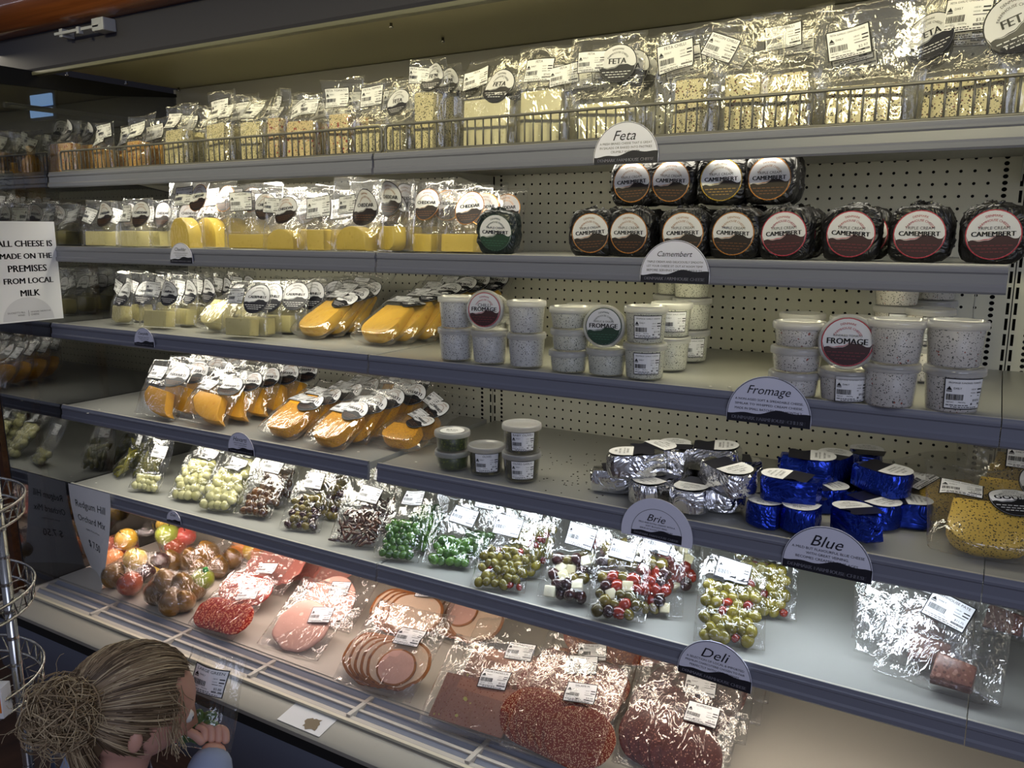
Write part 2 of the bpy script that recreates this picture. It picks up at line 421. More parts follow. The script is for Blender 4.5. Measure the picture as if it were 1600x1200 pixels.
bm_extrude_x(bm, [(-.2, .404), (-.206, .404), (-.21, .397), (-.27, .388), (-.278, .382), (-.277, .371), (-.2, .371)], -1.28, 1.9)
fp('front_ledge', from_bm('front_ledge', bm, LEDGE, True, 30))
bm = bmesh.new()
bm_extrude_x(bm, [(-.203, .4055), (-.2115, .4055), (-.2115, .399), (-.203, .399)], -1.27, 1.9)
fp('ledge_trim', from_bm('ledge_trim', bm, mat('cream_trim', (196, 188, 166), .45)))
fp('black_gap', box('black_gap', -1.28, 1.9, -.272, -.2, .335, .372, DARK))
p = at(505, 1125, .395)
bm = bmesh.new(); prof = []
for x0, x1, m_ in ((p.x - .10, p.x + .03, 0),):
    A = [bm.verts.new(q) for q in ((x0, -.2112, .3982), (x1, -.2112, .3982), (x1, -.2705, .3892), (x0, -.2705, .3892))]
    bm.faces.new(A)
    r = bmesh.ops.extrude_face_region(bm, geom=list(bm.faces)); bmesh.ops.translate(bm, vec=(0, -.00005, -.0004), verts=[g for g in r['geom'] if isinstance(g, bmesh.types.BMVert)])
fp('worn_joint_tape', from_bm('worn_joint_tape', bm, mat('tape', (196, 197, 200), .4)))
bm = bmesh.new(); random.seed(4)
pp = [(p.x - .012 + .022 * math.cos(2 * PI * k / 18) * random.uniform(.6, 1.25), -.247 + .02 * math.sin(2 * PI * k / 18) * random.uniform(.7, 1.2)) for k in range(18)]
A = [bm.verts.new((x, y, .3982 + (y + .2112) * .1518 + .0006)) for x, y in pp]; bm.faces.new(A)
fp('bare_patch', from_bm('bare_patch', bm, mat('bare_patch', (112, 98, 76), .7)), lab='brown worn patch on the ledge tape')
bm = bmesh.new()
bm_extrude_x(bm, [(-.272, .34), (-.285, .32), (-.288, .26), (-.278, .19), (-.262, .165), (-.2, .165), (-.2, .34)], -1.28, 1.9)
fp('front_bumper', from_bm('front_bumper', bm, FRONTP, True, 40))
fp('plinth', box('plinth', -1.28, 1.9, -.255, .6, .0, .17, WOODD))
# glass end panel with black header and edge
GX = -1.256
eg = thing('glass_end_panel', 'dark smoked glass end panel closing the left side of the fridge', 'glass panel', (GX, .1, .35))
def ep(name, me):
    o = link(name, me, eg); o.matrix_parent_inverse = Matrix.Translation((-GX, -.1, -.35)); return o
gf = lambda v: (aty(0, 0, 0), )
def onglass(u, v):
    d = ray(u, v); return CAM + d * ((GX - CAM.x) / d.x)
e0, e1 = onglass(0, 620), onglass(40, 905)
yf = lambda z: e1.y + (e0.y - e1.y) * (z - e1.z) / (e0.z - e1.z)
poly = [(yf(.36), .36), (.47, .36), (.47, 1.945), (.0, 1.925), (yf(1.75) + .03, 1.90), (yf(1.70), 1.75), (yf(.9), .9)]
bm = bmesh.new(); A = [bm.verts.new((GX - .003, y, z)) for y, z in poly]; B = [bm.verts.new((GX + .003, y, z)) for y, z in poly]
bm.faces.new(A[::-1]); bm.faces.new(B)
for k in range(len(poly)): bm.faces.new((A[k], A[(k + 1) % len(poly)], B[(k + 1) % len(poly)], B[k]))
bmesh.ops.recalc_face_normals(bm, faces=list(bm.faces))
me = from_bm('pane', bm, [GLASS, DARK])
for f in me.polygons:
    if abs(f.normal.x) < .5: f.material_index = 1
ep('pane', me)
bm = bmesh.new()
A = [(-.02, 1.945), (.47, 1.945), (.47, 1.935), (.2, 1.905), (-.02, 1.90), (-.25, 1.89), (-.25, 1.945)]
va = [bm.verts.new((GX + .0035, y, z)) for y, z in A]; vb = [bm.verts.new((GX + .008, y, z)) for y, z in A]
bm.faces.new(va[::-1]); bm.faces.new(vb)
for k in range(7): bm.faces.new((va[k], va[(k + 1) % 7], vb[(k + 1) % 7], vb[k]))
bmesh.ops.recalc_face_normals(bm, faces=list(bm.faces))
ep('header_band', from_bm('header_band', bm, DARK))
q0, q1 = onglass(10, 163), onglass(125, 171)
bm = bmesh.new(); bm_tube(bm, [(GX - .012, q0.y, q0.z), (GX - .012, .42, q1.z - .01)], .008, 10)
ep('clamp_bar', from_bm('clamp_bar', bm, mat('grey_bar', (160, 165, 180), .35)))
bm = bmesh.new(); bm_box(bm, GX - .008, GX + .008, yf(.36) - .012, yf(.36) + .02, .34, .37)
ep('edge_clip', from_bm('edge_clip', bm, DARK))

# --- shelves
def rail_profile(i):
    y, z = YS[i], ZS[i]
    return [(y + .004, z), (y, z), (y - .001, z - .004), (y - .0035, z - .008), (y - .0035, z - .012), (y - .001, z - .015),
            (y - .002, z - .030), (y - .005, z - .034), (y - .005, z - .042), (y - .002, z - .0455), (y + .003, z - .0455), (y + .006, z - .03)]
SHN = ['top shelf', 'second shelf', 'third shelf', 'fourth shelf', 'lowest shelf']
BAYN = ['left', 'right', 'far right']
for i in range(5):
    for bay, (x0, x1) in enumerate(((-1.249, -.003), (.003, 1.2455), (1.247, 1.9))):
        if bay == 2 and i == 1: continue
        if bay == 1 and i == 1: x1 = 1.233
        if bay == 0 and i == 3: x1 = -.016
        if bay == 1 and i == 3: x0 = .012
        s = thing('shelf', f'grey steel {SHN[i]} of the {BAYN[bay]} bay with plastic price rail', 'shelf', ((x0 + x1) / 2, YS[i] + .2, ZS[i]), (0, 0, 0), 'steel shelves of the fridge')
        inv = Matrix.Translation(-s.location)
        def sp(name, me):
            o = link(name, me, s); o.matrix_parent_inverse = inv; return o
        bm = bmesh.new()
        bm_box(bm, x0, x1, YS[i] + .004, YB - .006, ZS[i] - .022, ZS[i] - .0035, .0012)
        sp('tray', from_bm('tray', bm, TRAY, True, 40))
        bm = bmesh.new(); bm_extrude_x(bm, rail_profile(i), x0, x1)
        sp('price_rail', from_bm('price_rail', bm, RAIL, True, 25))
        sp('front_lip', box('front_lip', x0, x1, YS[i] + .001, YS[i] + .006, ZS[i] - .004, ZS[i] + .0006, RAILTOP))
        bm = bmesh.new(); bm_tube(bm, [(x0 + .05, YS[i] + .085, ZS[i] - .029), (x1 - .05, YS[i] + .085, ZS[i] - .029)], .006, 8)
        sp('light_tube', from_bm('light_tube', bm, TUBE))
        for xb in ((x0 + .004, x1 - .004)):
            bm = bmesh.new()
            pr = [(YB - .006, ZS[i] - .02), (YB - .006, ZS[i] - .07), (YB - .02, ZS[i] - .07), (YB - .07, ZS[i] - .045), (YB - .2, ZS[i] - .022)]
            bm_extrude_x(bm, pr, xb - .0015, xb + .0015)
            bmesh.ops.recalc_face_normals(bm, faces=list(bm.faces))
            sp('bracket', from_bm('bracket', bm, STEEL))
# --- wire fences standing at the front of the top shelf
def wire_fence(u0, u1, y, label, x_end=None):
    xa = aty(u0, 230, y).x; xb = x_end if x_end else aty(u1, 200, y).x
    z0, z1 = ZS[0] + .004, ZS[0] + .060
    s = thing('wire_fence', label, 'wire fence', ((xa + xb) / 2, y, ZS[0]), (0, 0, 0), 'wire fences along the top shelf')
    inv = Matrix.Translation(-s.location)
    bm = bmesh.new(); r = .01
    pts = []
    for cx, cz, a0 in ((xb - r, z1 - r, 0), (xa + r, z1 - r, 90), (xa + r, z0 + r, 180), (xb - r, z0 + r, 270)):
        for k in range(5): a = R_(a0 + k * 22.5); pts.append((cx + r * math.cos(a), y, cz + r * math.sin(a)))
    bm_tube(bm, pts, .0032, 6, closed=True)
    o = link('frame', from_bm('frame', bm, WIRE), s); o.matrix_parent_inverse = inv
    bm = bmesh.new(); bm_tube(bm, [(0, 0, z0), (0, 0, z1)], .0019, 5)
    me = from_bm('upright_wire', bm, WIRE)
    n = int((xb - xa) / .0195)
    for k in range(1, n):
        o = link('upright_wire', me, s, (xa + (xb - xa) * k / n - s.location.x, .001, -s.location.z))
wire_fence(93, 596, .022, 'grey wire fence holding back the feta on the left half of the top shelf')
wire_fence(603, 1700, .018, 'grey wire fence holding back the feta on the right half of the top shelf', 1.32)

# --- bottles and tins on the neighbouring unit, seen through the glass
sh = tag(link('side_shelf', box('side_shelf', -1.75, -1.30, -.22, .18, 1.57, 1.585, WOODD, .002)), 'dark wooden shelf beyond the glass end panel carrying oil bottles', 'shelf')
bm = bmesh.new(); 
for x in (-1.74, -1.32): bm_box(bm, x, x + .02, -.2, -.18, 0, 1.57); bm_box(bm, x, x + .02, .14, .16, 0, 1.57)
link('legs', from_bm('legs', bm, WOODD), sh)
OIL = mat('golden_oil', (190, 140, 30), .1, coat=.5); OILC = mat('bottle_cap', (170, 130, 40), .3, metal=.6)
for k, (u, v, r, h, lb) in enumerate(((55, 300, .03, .15, 'tall golden oil bottle behind the glass nearest the shelf end'), (27, 300, .022, .10, 'short clear jar of oil behind the glass left of the tall bottle'))):
    p0 = onglass(u, v); d = (p0 - CAM).normalized(); P = CAM + d * ((-1.38 - CAM.x) / d.x)
    t = thing('oil_bottle', lb, 'bottle', (P.x, P.y, 1.586))
    link('body', lathe('body', [(0, 0), (r, 0), (r, h * .7), (r * .9, h * .76), (r * .4, h * .86), (r * .4, h)], OIL, 20, (False, False)), t)
    link('cap', lathe('cap', [(r * .45, h * .94), (r * .45, h * 1.05), (0, h * 1.05)], OILC, 16, (False, False)), t)
p0 = onglass(4, 285); d = (p0 - CAM).normalized(); P = CAM + d * ((-1.38 - CAM.x) / d.x)
tin = thing('tin', 'white tin with dark brush marks behind the glass at far left', 'tin', (P.x, P.y, 1.586))
link('can', lathe('can', [(0, 0), (.03, 0), (.03, .075), (.028, .078), (0, .078)], mat('white_tin', (190, 195, 205), .3), 24, (False, False)), tin)
bm = bmesh.new(); random.seed(2)
for k in range(7):
    a = R_(-40 + random.uniform(-25, 25)); z = .012 + k * .008
    bm_tube(bm, [(.0304 * math.cos(a + t * .18), .0304 * math.sin(a + t * .18), z + random.uniform(-.004, .004)) for t in range(4)], .0018, 4)
link('brush_marks', from_bm('brush_marks', bm, INK), tin)
# ================================================================== PRINTED MATTER (flat layouts in metres, later laid on a surface)
_tx = {}
def text_geo(body):
    if body in _tx: return _tx[body]
    cu = bpy.data.curves.new('t', 'FONT'); cu.body = body; cu.size = 1;  cu.resolution_u = 2; cu.align_x = 'CENTER'; cu.align_y = 'CENTER'
    o = bpy.data.objects.new('t', cu); C.objects.link(o)
    me = bpy.data.meshes.new_from_object(o.evaluated_get(bpy.context.evaluated_depsgraph_get()))
    v = [(p.co.x, p.co.y) for p in me.vertices]; f = [tuple(q.vertices) for q in me.polygons]
    bpy.data.objects.remove(o); bpy.data.curves.remove(cu); bpy.data.meshes.remove(me)
    if v:
        x0, x1 = min(p[0] for p in v), max(p[0] for p in v); y0, y1 = min(p[1] for p in v), max(p[1] for p in v)
        v = [(x - (x0 + x1) / 2, y - (y0 + y1) / 2) for x, y in v]
        _tx[body] = (v, f, x1 - x0, y1 - y0)
    else: _tx[body] = ([], [], 1, 1)
    return _tx[body]
class Print:
    def __init__(s): s.v = []; s.f = []; s.m = []; s.mats = []
    def mi(s, m):
        if m not in s.mats: s.mats.append(m)
        return s.mats.index(m)
    def add(s, vs, fs, m, layer):
        b = len(s.v); s.v += [(x, y, layer) for x, y in vs]; k = s.mi(m)
        for f in fs: s.f.append(tuple(b + i for i in f)); s.m.append(k)
    def rect(s, x0, x1, y0, y1, m, layer, nx=1, ny=1):
        vs = [(x0 + (x1 - x0) * i / nx, y0 + (y1 - y0) * j / ny) for j in range(ny + 1) for i in range(nx + 1)]
        fs = [(j * (nx + 1) + i, j * (nx + 1) + i + 1, (j + 1) * (nx + 1) + i + 1, (j + 1) * (nx + 1) + i) for j in range(ny) for i in range(nx)]
        s.add(vs, fs, m, layer)
    def disc(s, r, m, layer, cx=0, cy=0, n=32, rings=4, r0=0):
        vs = []; fs = []
        for k in range(rings + 1):
            rr = r0 + (r - r0) * k / rings
            vs += [(cx + rr * math.cos(2 * PI * i / n), cy + rr * math.sin(2 * PI * i / n)) for i in range(n)]
        for k in range(rings):
            for i in range(n): fs.append((k * n + i, (k + 1) * n + i, (k + 1) * n + (i + 1) % n, k * n + (i + 1) % n))
        s.add(vs, fs, m, layer)
    def strip(s, xs, lo, hi, m, layer, ny=3):
        vs = [(x, lo(x) + (hi(x) - lo(x)) * j / ny) for j in range(ny + 1) for x in xs]; n = len(xs)
        fs = [(j * n + i, j * n + i + 1, (j + 1) * n + i + 1, (j + 1) * n + i) for j in range(ny) for i in range(n - 1)]
        s.add(vs, fs, m, layer)
    def bold(s, body, cx, cy, width, height, m, layer, **kw):
        for d in (-.012, 0, .012): s.text(body, cx + d * height, cy, width, height, m, layer, **kw)
        for d in (-.05, .05): s.text(body, cx + d * height, cy, width, height, m, layer, **kw)
    def text(s, body, cx, cy, width, height, m, layer, arc=None, shear=0, maxh=None):
        """fit to the width (and to the height); arc = radius of the baseline circle centred on the origin"""
        v, f, tw, th = text_geo(body)
        if not v: return
        k = min(width / tw, height / th) if height else width / tw
        kx = width / tw if height and width / tw < 1.35 * k else k
        pts = []
        for x, y in v:
            x, y = (x + shear * y) * kx, y * k
            if arc: a = (x + cx) / arc; pts.append(((arc + y) * math.sin(a), (arc + y) * math.cos(a)))
            else: pts.append((cx + x, cy + y))
        s.add(pts, f, m, layer)
    def mesh(s, name, fn):
        return mesh_from(name, [fn(*p) for p in s.v], s.f, s.mats, s.m, False)
LAY = .00035
def hill(x, r, k=0):
    return -.18 * r + .10 * r * math.sin(2.3 * x / r + .5 + k) + .05 * r * math.sin(6.1 * x / r + k) + .02 * r * math.sin(15 * x / r)
_rp = {}
DIM = {'orange_foil_print': mat('dim_orange_print', (104, 66, 36), .45), 'gold_foil_print': mat('dim_gold_print', (150, 116, 50), .4), 'red_print': mat('dim_red_print', (104, 34, 46), .45), 'green_print': mat('dim_green_print', (50, 92, 70), .45)}
def round_print(key, r, title, top=None, hillm=None, ring=None, head=None, sub=None, sq=1.0):
    k = (key, r)
    if k in _rp: return _rp[k]
    p = Print(); top = top or PAPER; hillm = hillm or NAVY; ring = ring or hillm; head = head or INK
    p.disc(r, ring, 0, rings=3)
    p.disc(r * .955, top, 1, rings=4)
    n = 25; xs = [r * .95 * (-1 + 2 * i / (n - 1)) * .999 for i in range(n)]
    lo = lambda x: -math.sqrt(max(0, (r * .95) ** 2 - x * x))
    p.strip(xs, lo, lambda x: max(lo(x), hill(x, r)), hillm, 2)
    p.strip(xs[2:-2], lambda x: hill(x, r) + .02 * r, lambda x: hill(x, r) + .02 * r + .035 * r * max(0, math.sin(3 * x / r + 2.2)), ring, 2, 1)
    p.text('DENMARK', 0, 0, r * .62, r * .13, head, 3, arc=r * .76)
    p.text('FARMHOUSE CHEESE', 0, 0, r * 1.25, r * .13, head, 3, arc=r * .58)
    if len(title) == 1: p.bold(title[0], 0, r * .13, r * 1.38, r * .28, INK, 3)
    else:
        p.text(title[0], 0, r * .26, r * 1.12, r * .20, INK, 3); p.bold(title[1], 0, r * .03, r * 1.55, r * .26, INK, 3)
    if sub: p.text(sub, 0, -.13 * r + .06 * r, r * .5, r * .08, INK, 3)
    for j in range(3):
        wd = r * (.75 - .16 * j); y = -r * (.45 + .13 * j)
        for i in range(7 - j):
            x0 = -wd + 2 * wd * i / (7 - j); p.rect(x0, x0 + 2 * wd / (7 - j) * .75, y, y + r * .035, DIM.get(head.name, GREYP), 3)
    _rp[k] = p; return p
_pp = {}
def price_print(title, price='$4.29', s=1.0):
    k = (title, price, s)
    if k in _pp: return _pp[k]
    p = Print(); W, H = .062 * s, .047 * s; rnd = random.Random(title + price)
    p.rect(-W / 2, W / 2, -H / 2, H / 2, INK, 0, 6, 5); b = .0017 * s
    p.rect(-W / 2 + b, W / 2 - b, -H / 2 + b, H / 2 - b, PAPER, 1, 6, 5)
    q = lambda x: x * s
    p.text(title, 0, H * .36, W * .80, H * .10, INK, 2)
    p.add([(-q(.0275), q(.0055)), (-q(.0195), q(.0055)), (-q(.0235), q(.0115))], [(0, 1, 2)], INK, 2)
    p.rect(-q(.0275), -q(.0195), q(.0032), q(.0046), INK, 2)
    p.text('DAILY', -q(.012), q(.0085), q(.011), q(.003), INK, 2)
    p.text('USE BY', q(.012), q(.0075), q(.0085), q(.0024), INK, 2); p.text('PACKED', q(.012), q(.0022), q(.0085), q(.0024), INK, 2)
    for y in (.0075, .0022): p.rect(q(.019), q(.028), q(y - .0011), q(y + .0009), INK, 2)
    p.rect(q(.008), q(.025), -q(.0028), -q(.0018), INK, 2)
    x = -.027
    while x < -.003:
        wd = rnd.choice((.0005, .0008, .0012)); p.rect(q(x), q(x + wd), -q(.0095), -q(.0005), INK, 2); x += wd + rnd.choice((.0005, .0008))
    p.text('NET WT', -q(.021), -q(.0128), q(.010), q(.0024), INK, 2); p.text('PRICE/kg', -q(.004), -q(.0128), q(.011), q(.0024), INK, 2)
    p.text(price, q(.0195), -q(.0095), q(.013), q(.0046), INK, 2)
    p.rect(q(.010), q(.028), -q(.0165), -q(.0135), INK, 2); p.text('TOTAL PRICE', q(.019), -q(.015), q(.016), q(.0018), PAPER, 3)
    for y, x0, x1 in ((-.0178, -.027, .006), (-.0206, -.02, .022)):
        x = x0
        while x < x1: wd = rnd.uniform(.002, .006); p.rect(q(x), q(min(x + wd, x1)), q(y), q(y + .0013), INK, 2); x += wd + .0012
    _pp[k] = p; return p

# ================================================================== SEALED BAGS
def sd_poly(poly, x, z):
    d = 1e9; inside = False; n = len(poly)
    for i in range(n):
        ax, az = poly[i]; bx, bz = poly[(i + 1) % n]
        ex, ez = bx - ax, bz - az; wx, wz = x - ax, z - az
        t = max(0, min(1, (wx * ex + wz * ez) / (ex * ex + ez * ez + 1e-12)))
        d = min(d, (wx - ex * t) ** 2 + (wz - ez * t) ** 2)
        if (az > z) != (bz > z) and x < ex * (z - az) / (ez if abs(ez) > 1e-12 else 1e-12) + ax: inside = not inside
    d = math.sqrt(d); return -d if inside else d
def slab_mesh(name, poly, th, mat_, bev=.003, taper=0, jitter=.0008, seed=0):
    bm = bmesh.new(); rnd = random.Random(seed)
    A = [bm.verts.new((x, -th / 2, z)) for x, z in poly]; B = [bm.verts.new((x, th / 2, z)) for x, z in poly]
    n = len(poly); bm.faces.new(A); bm.faces.new(B[::-1])
    for k in range(n): bm.faces.new((A[k], B[k], B[(k + 1) % n], A[(k + 1) % n]))
    bmesh.ops.recalc_face_normals(bm, faces=list(bm.faces))
    es = [e for e in bm.edges if (e.verts[0].co.y - e.verts[1].co.y) == 0 or n < 9]
    bmesh.ops.bevel(bm, geom=es, offset=bev, segments=2, affect='EDGES', profile=.6)
    for v in bm.verts: v.co += Vector((rnd.uniform(-1, 1), rnd.uniform(-1, 1), rnd.uniform(-1, 1))) * jitter
    return from_bm(name, bm, mat_, True, 50)
def rectp(cx, w_, h_, z0=.001): return [(cx - w_ / 2, z0), (cx + w_ / 2, z0), (cx + w_ / 2, z0 + h_), (cx - w_ / 2, z0 + h_)]
def tongue(cx, w_, h_, sq=2.6, z0=.001, n=18):
    """a thick slice with a rounded lower end"""
    pts = [(cx + w_ * .42, z0 + h_), (cx - w_ * .42, z0 + h_)]
    for k in range(n + 1):
        a = PI + PI * k / n; c, s_ = math.cos(a), math.sin(a)
        pts.append((cx + w_ / 2 * math.copysign(abs(c) ** (2 / sq), c), z0 + h_ * .48 + h_ * .48 * math.copysign(abs(s_) ** (2 / sq), s_)))
    return pts
def dome(cx, w_, h_, z0=.001, n=14):
    return [(cx + w_ / 2, z0), ] + [(cx + w_ / 2 * math.cos(PI * k / n) * (1 if k not in () else 1), z0 + h_ * (.35 + .65 * math.sin(PI * k / n))) for k in range(n + 1)] + [(cx - w_ / 2, z0)]
def sector(cx, w_, h_, z0=.001, n=12):
    """a cut wedge of a wheel seen from its face: curved rind to lower left, straight cuts"""
    pts = []
    for k in range(n + 1):
        a = R_(188 + 92 * k / n); pts.append((cx + w_ * .5 + w_ * 1.0 * math.cos(a), z0 + h_ * 1.0 + h_ * math.sin(a)))
    pts += [(cx + w_ * .52, z0 + h_ * .25), (cx + w_ * .35, z0 + h_ * .98), (cx - w_ * .40, z0 + h_ * 1.12)]
    return pts
class BagKind:
    """meshes shared by every bag of one look"""
    pass
def bag_kind(w_, h_, polys, depth, contents, labels, lean=0, zl=0, seed=0, fm=None, lumps=None, fall=.045, wr=.0022, pname='bag_film', flare=0):
    """polys: outlines of what lies inside (x, z); contents: [(part name, mesh, loc, rot, scale)] ; labels: [(part name, Print, x, z, deg)]"""
    k = BagKind(); k.contents = contents; rnd = random.Random(seed); fm = fm or FILM
    nx = max(14, int(w_ / .0062)); nz = max(18, int(h_ / .0062))
    X = [-w_ / 2 + w_ * i / nx for i in range(nx + 1)]; Z = [h_ * j / nz for j in range(nz + 1)]
    T = [[.0008] * (nx + 1) for _ in Z]; D = [[1] * (nx + 1) for _ in Z]
    for j, z in enumerate(Z):
        for i, x in enumerate(X):
            t = .0010; dmin = 1
            for poly in polys:
                d = sd_poly(poly, x, z) - .0065; dmin = min(dmin, d)
                q = 1 if d <= 0 else max(0, 1 - d / fall) ** 2
                t = max(t, (depth / 2 + .0012) * q)
            T[j][i] = t; D[j][i] = dmin
    if lumps:
        for j, z in enumerate(Z):
            for i, x in enumerate(X):
                t = T[j][i] * .35
                for lx, lz, r, ry in lumps:
                    q = ((x - lx) ** 2 + (z - lz) ** 2) / (r * 1.12) ** 2
                    if q < 1: t = max(t, ry * 1.1 * math.sqrt(1 - q) + .0012)
                T[j][i] = max(t, .001)
    L = lambda z: lean * max(0, z - zl)
    k.T = T
    def surf(x, z):
        fx = min(max((x + w_ / 2) / w_ * nx, 0), nx - 1e-6); fz = min(max(z / h_ * nz, 0), nz - 1e-6)
        i, j = int(fx), int(fz); fx -= i; fz -= j
        return (T[j][i] * (1 - fx) + T[j][i + 1] * fx) * (1 - fz) + (T[j + 1][i] * (1 - fx) + T[j + 1][i + 1] * fx) * fz
    lr = [(lx, lz, .05) for (_, _, lx, lz, _) in labels]
    curl = rnd.uniform(-.02, .02)
    def macro(x, z):           # slow bend of the empty upper film
        up = max(0, z - zl) / max(h_ - zl, .01)
        return curl * up * up + .012 * up * math.sin(x / w_ * PI + seed) + .006 * up * math.sin(2.3 * x / w_ * PI + z * 20 + seed * 2)
    def wob(x, z, s):
        n1 = noise.noise(Vector((x * 45, z * 22, seed * 3.7 + s))); n2 = noise.noise(Vector((x * 95, z * 60, seed * 1.7 + s + 9)))
        return (1 - 2.2 * abs(n1)) * .7 + n2 * .5
    vs = []; fs = []
    for sgn in (-1, 1):
        for j, z in enumerate(Z):
            for i, x in enumerate(X):
                d = D[j][i]; amp = wr * (.15 if d < 0 else min(1.0, .25 + d / .02)) * (1 if not lumps else .7)
                if min(i, nx - i, nz - j) == 0: amp *= .15
                edge = min(i, nx - i) == 0; zz = z; xx = x * (1 + flare * (z / h_ - .3))
                if edge: xx += .003 * noise.noise(Vector((x * 9, z * 30, seed)))
                if j == nz: zz += .004 * noise.noise(Vector((x * 25, sgn, seed))) + .005 * math.sin(x / w_ * 3 + seed)
                t = .0004 if (edge or j == nz) else T[j][i] * (1 if d < 0 else 1)
                wv = wob(x, z, 0) * amp
                y = sgn * (t + (abs(wob(x, z, sgn) * amp) if d > 0 or lumps else .0003)) + (wv if d > 0 else 0) + L(z) + macro(x, z)
                vs.append((xx, y, zz))
    m = (nx + 1) * (nz + 1); q = lambda s, i, j: s * m + j * (nx + 1) + i
    for j in range(nz):
        for i in range(nx):
            fs.append((q(0, i, j), q(0, i + 1, j), q(0, i + 1, j + 1), q(0, i, j + 1)))
            fs.append((q(1, i, j), q(1, i, j + 1), q(1, i + 1, j + 1), q(1, i + 1, j)))
    for i in range(nx):
        fs.append((q(0, i, 0), q(1, i, 0), q(1, i + 1, 0), q(0, i + 1, 0))); fs.append((q(0, i, nz), q(0, i + 1, nz), q(1, i + 1, nz), q(1, i, nz)))
    for j in range(nz):
        fs.append((q(0, 0, j), q(0, 0, j + 1), q(1, 0, j + 1), q(1, 0, j))); fs.append((q(0, nx, j), q(1, nx, j), q(1, nx, j + 1), q(0, nx, j + 1)))
    k.film = mesh_from(pname, vs, fs, fm, smooth=True); k.pname = pname
    k.pts = [Vector(v) for v in vs]
    k.labels = []
    for pn, pr, lx, lz, deg in labels:
        ca, sa = math.cos(R_(deg)), math.sin(R_(deg))
        xs = [x for x, y, l in pr.v]; 
        def fn(x, y, l):
            X_, Z_ = lx + x * ca - y * sa, lz + x * sa + y * ca
            return (X_ * (1 + flare * (Z_ / h_ - .3)), -surf(X_, Z_) - .0021 - .4 * wr - l * LAY + L(Z_) + macro(X_, Z_), Z_)
        k.labels.append((pn, pr.mesh(pn, fn)))
    return k
def put_bag(k, name, label, cat, P, yaw=0, tilt=0, roll=0, group=None, lift=0):
    rot = Euler((R_(tilt), R_(roll), 0), 'XYZ').to_matrix(); rz = Matrix.Rotation(R_(yaw), 3, 'Z'); M = rz @ rot
    zmin = min((M[2][0] * p.x + M[2][1] * p.y + M[2][2] * p.z) for p in k.pts[::3])
    t = thing(name, label, cat, (P[0], P[1], P[2] - zmin + lift), M.to_euler('XYZ'), group)
    for pn, me, *tr in k.contents: link(pn, me, t, *tr)
    for pn, me in k.labels: link(pn, me, t)
    link(k.pname, k.film, t)
    return t

# ================================================================== FOOD MATERIALS
FETA = speckled('feta', (226, 218, 178), [((205, 195, 150), 90, .28)], .5)
FETAH = speckled('herb_feta', (228, 216, 168), [((80, 76, 40), 300, .5), ((48, 46, 22), 190, .36)], .5)
FETAC = speckled('chilli_feta', (230, 218, 172), [((60, 50, 26), 250, .52), ((120, 62, 30), 180, .34)], .5)
FETAT = speckled('tomato_feta', (228, 206, 156), [((165, 44, 22), 95, .38), ((60, 60, 30), 260, .48)], .5)
FETAO = speckled('spiced_feta', (216, 172, 100), [((170, 76, 24), 150, .42), ((232, 206, 140), 90, .36)], .5)
CHED = speckled('cheddar', (226, 196, 86), [((212, 180, 70), 60, .3)], .4, .12)
CHEDP = speckled('pale_cheddar', (220, 208, 142), [((206, 192, 124), 60, .3)], .45, .15)
CAER = speckled('caerphilly', (216, 204, 140), [((200, 186, 120), 60, .3)], .45, .15)
SMOK = speckled('smoked_cheese', (228, 180, 62), [((212, 156, 46), 50, .35)], .3, .1)
HAV = speckled('havarti', (240, 176, 44), [((228, 156, 30), 70, .3)], .35, .12)
HAVC = speckled('flecked_havarti', (240, 174, 42), [((170, 60, 20), 280, .36), ((90, 70, 24), 330, .32)], .35, .12)
GOUDA = speckled('pepper_gouda', (222, 186, 84), [((74, 62, 30), 240, .5)], .4, .12)
SALAMI = speckled('salami', (160, 30, 18), [((224, 150, 112), 240, .64)], .3, .15)
SALAMID = speckled('fine_salami', (134, 50, 28), [((214, 176, 140), 420, .60)], .35, .15)
COPPA = speckled('dark_salami', (92, 34, 32), [((170, 116, 100), 260, .42)], .35, .15)
CHORIZO = speckled('coarse_salami', (168, 62, 26), [((216, 130, 60), 200, .62)], .35, .2)
HAM = speckled('ham', (222, 178, 162), [((234, 200, 184), 60, .3)], .3, .2, (206, 158, 142))
HAMR = speckled('prosciutto', (206, 130, 116), [((238, 196, 180), 50, .34)], .3, .2)
MORT = speckled('mortadella', (176, 130, 110), [((146, 88, 70), 200, .4), ((200, 190, 104), 60, .14)], .35, .15)
PORK = speckled('pork', (228, 200, 172), [((226, 190, 160), 40, .5)], .35, .2)
RIND = speckled('roast_rind', (160, 98, 44), [((120, 66, 26), 70, .45)], .4, .2)
PATE = speckled('pate', (140, 96, 82), [((170, 126, 110), 90, .5), ((100, 64, 54), 120, .4)], .3, .3)
def veg(name, a, b_, rough=.25):
    m, nt, b = newmat(name); co = coords(nt); nz = N(nt, 'ShaderNodeTexNoise', Scale=60, Detail=3); nt.links.new(co, nz.inputs['Vector'])
    oi = N(nt, 'ShaderNodeObjectInfo'); ad = N(nt, 'ShaderNodeMath', _operation='MULTIPLY_ADD'); ad.inputs[1].default_value = .5
    nt.links.new(oi.outputs['Random'], ad.inputs[0]); sb = N(nt, 'ShaderNodeMath', _operation='SUBTRACT'); sb.inputs[1].default_value = .25
    nt.links.new(nz.outputs[0], sb.inputs[0]); nt.links.new(sb.outputs[0], ad.inputs[2])
    nt.links.new(ramp(nt, ad.outputs[0], [(.2, lin(a)), (.8, lin(b_))]), b.inputs['Base Color'])
    b.inputs['Roughness'].default_value = rough; b.inputs['Coat Weight'].default_value = .7; b.inputs['Coat Roughness'].default_value = .06
    return m
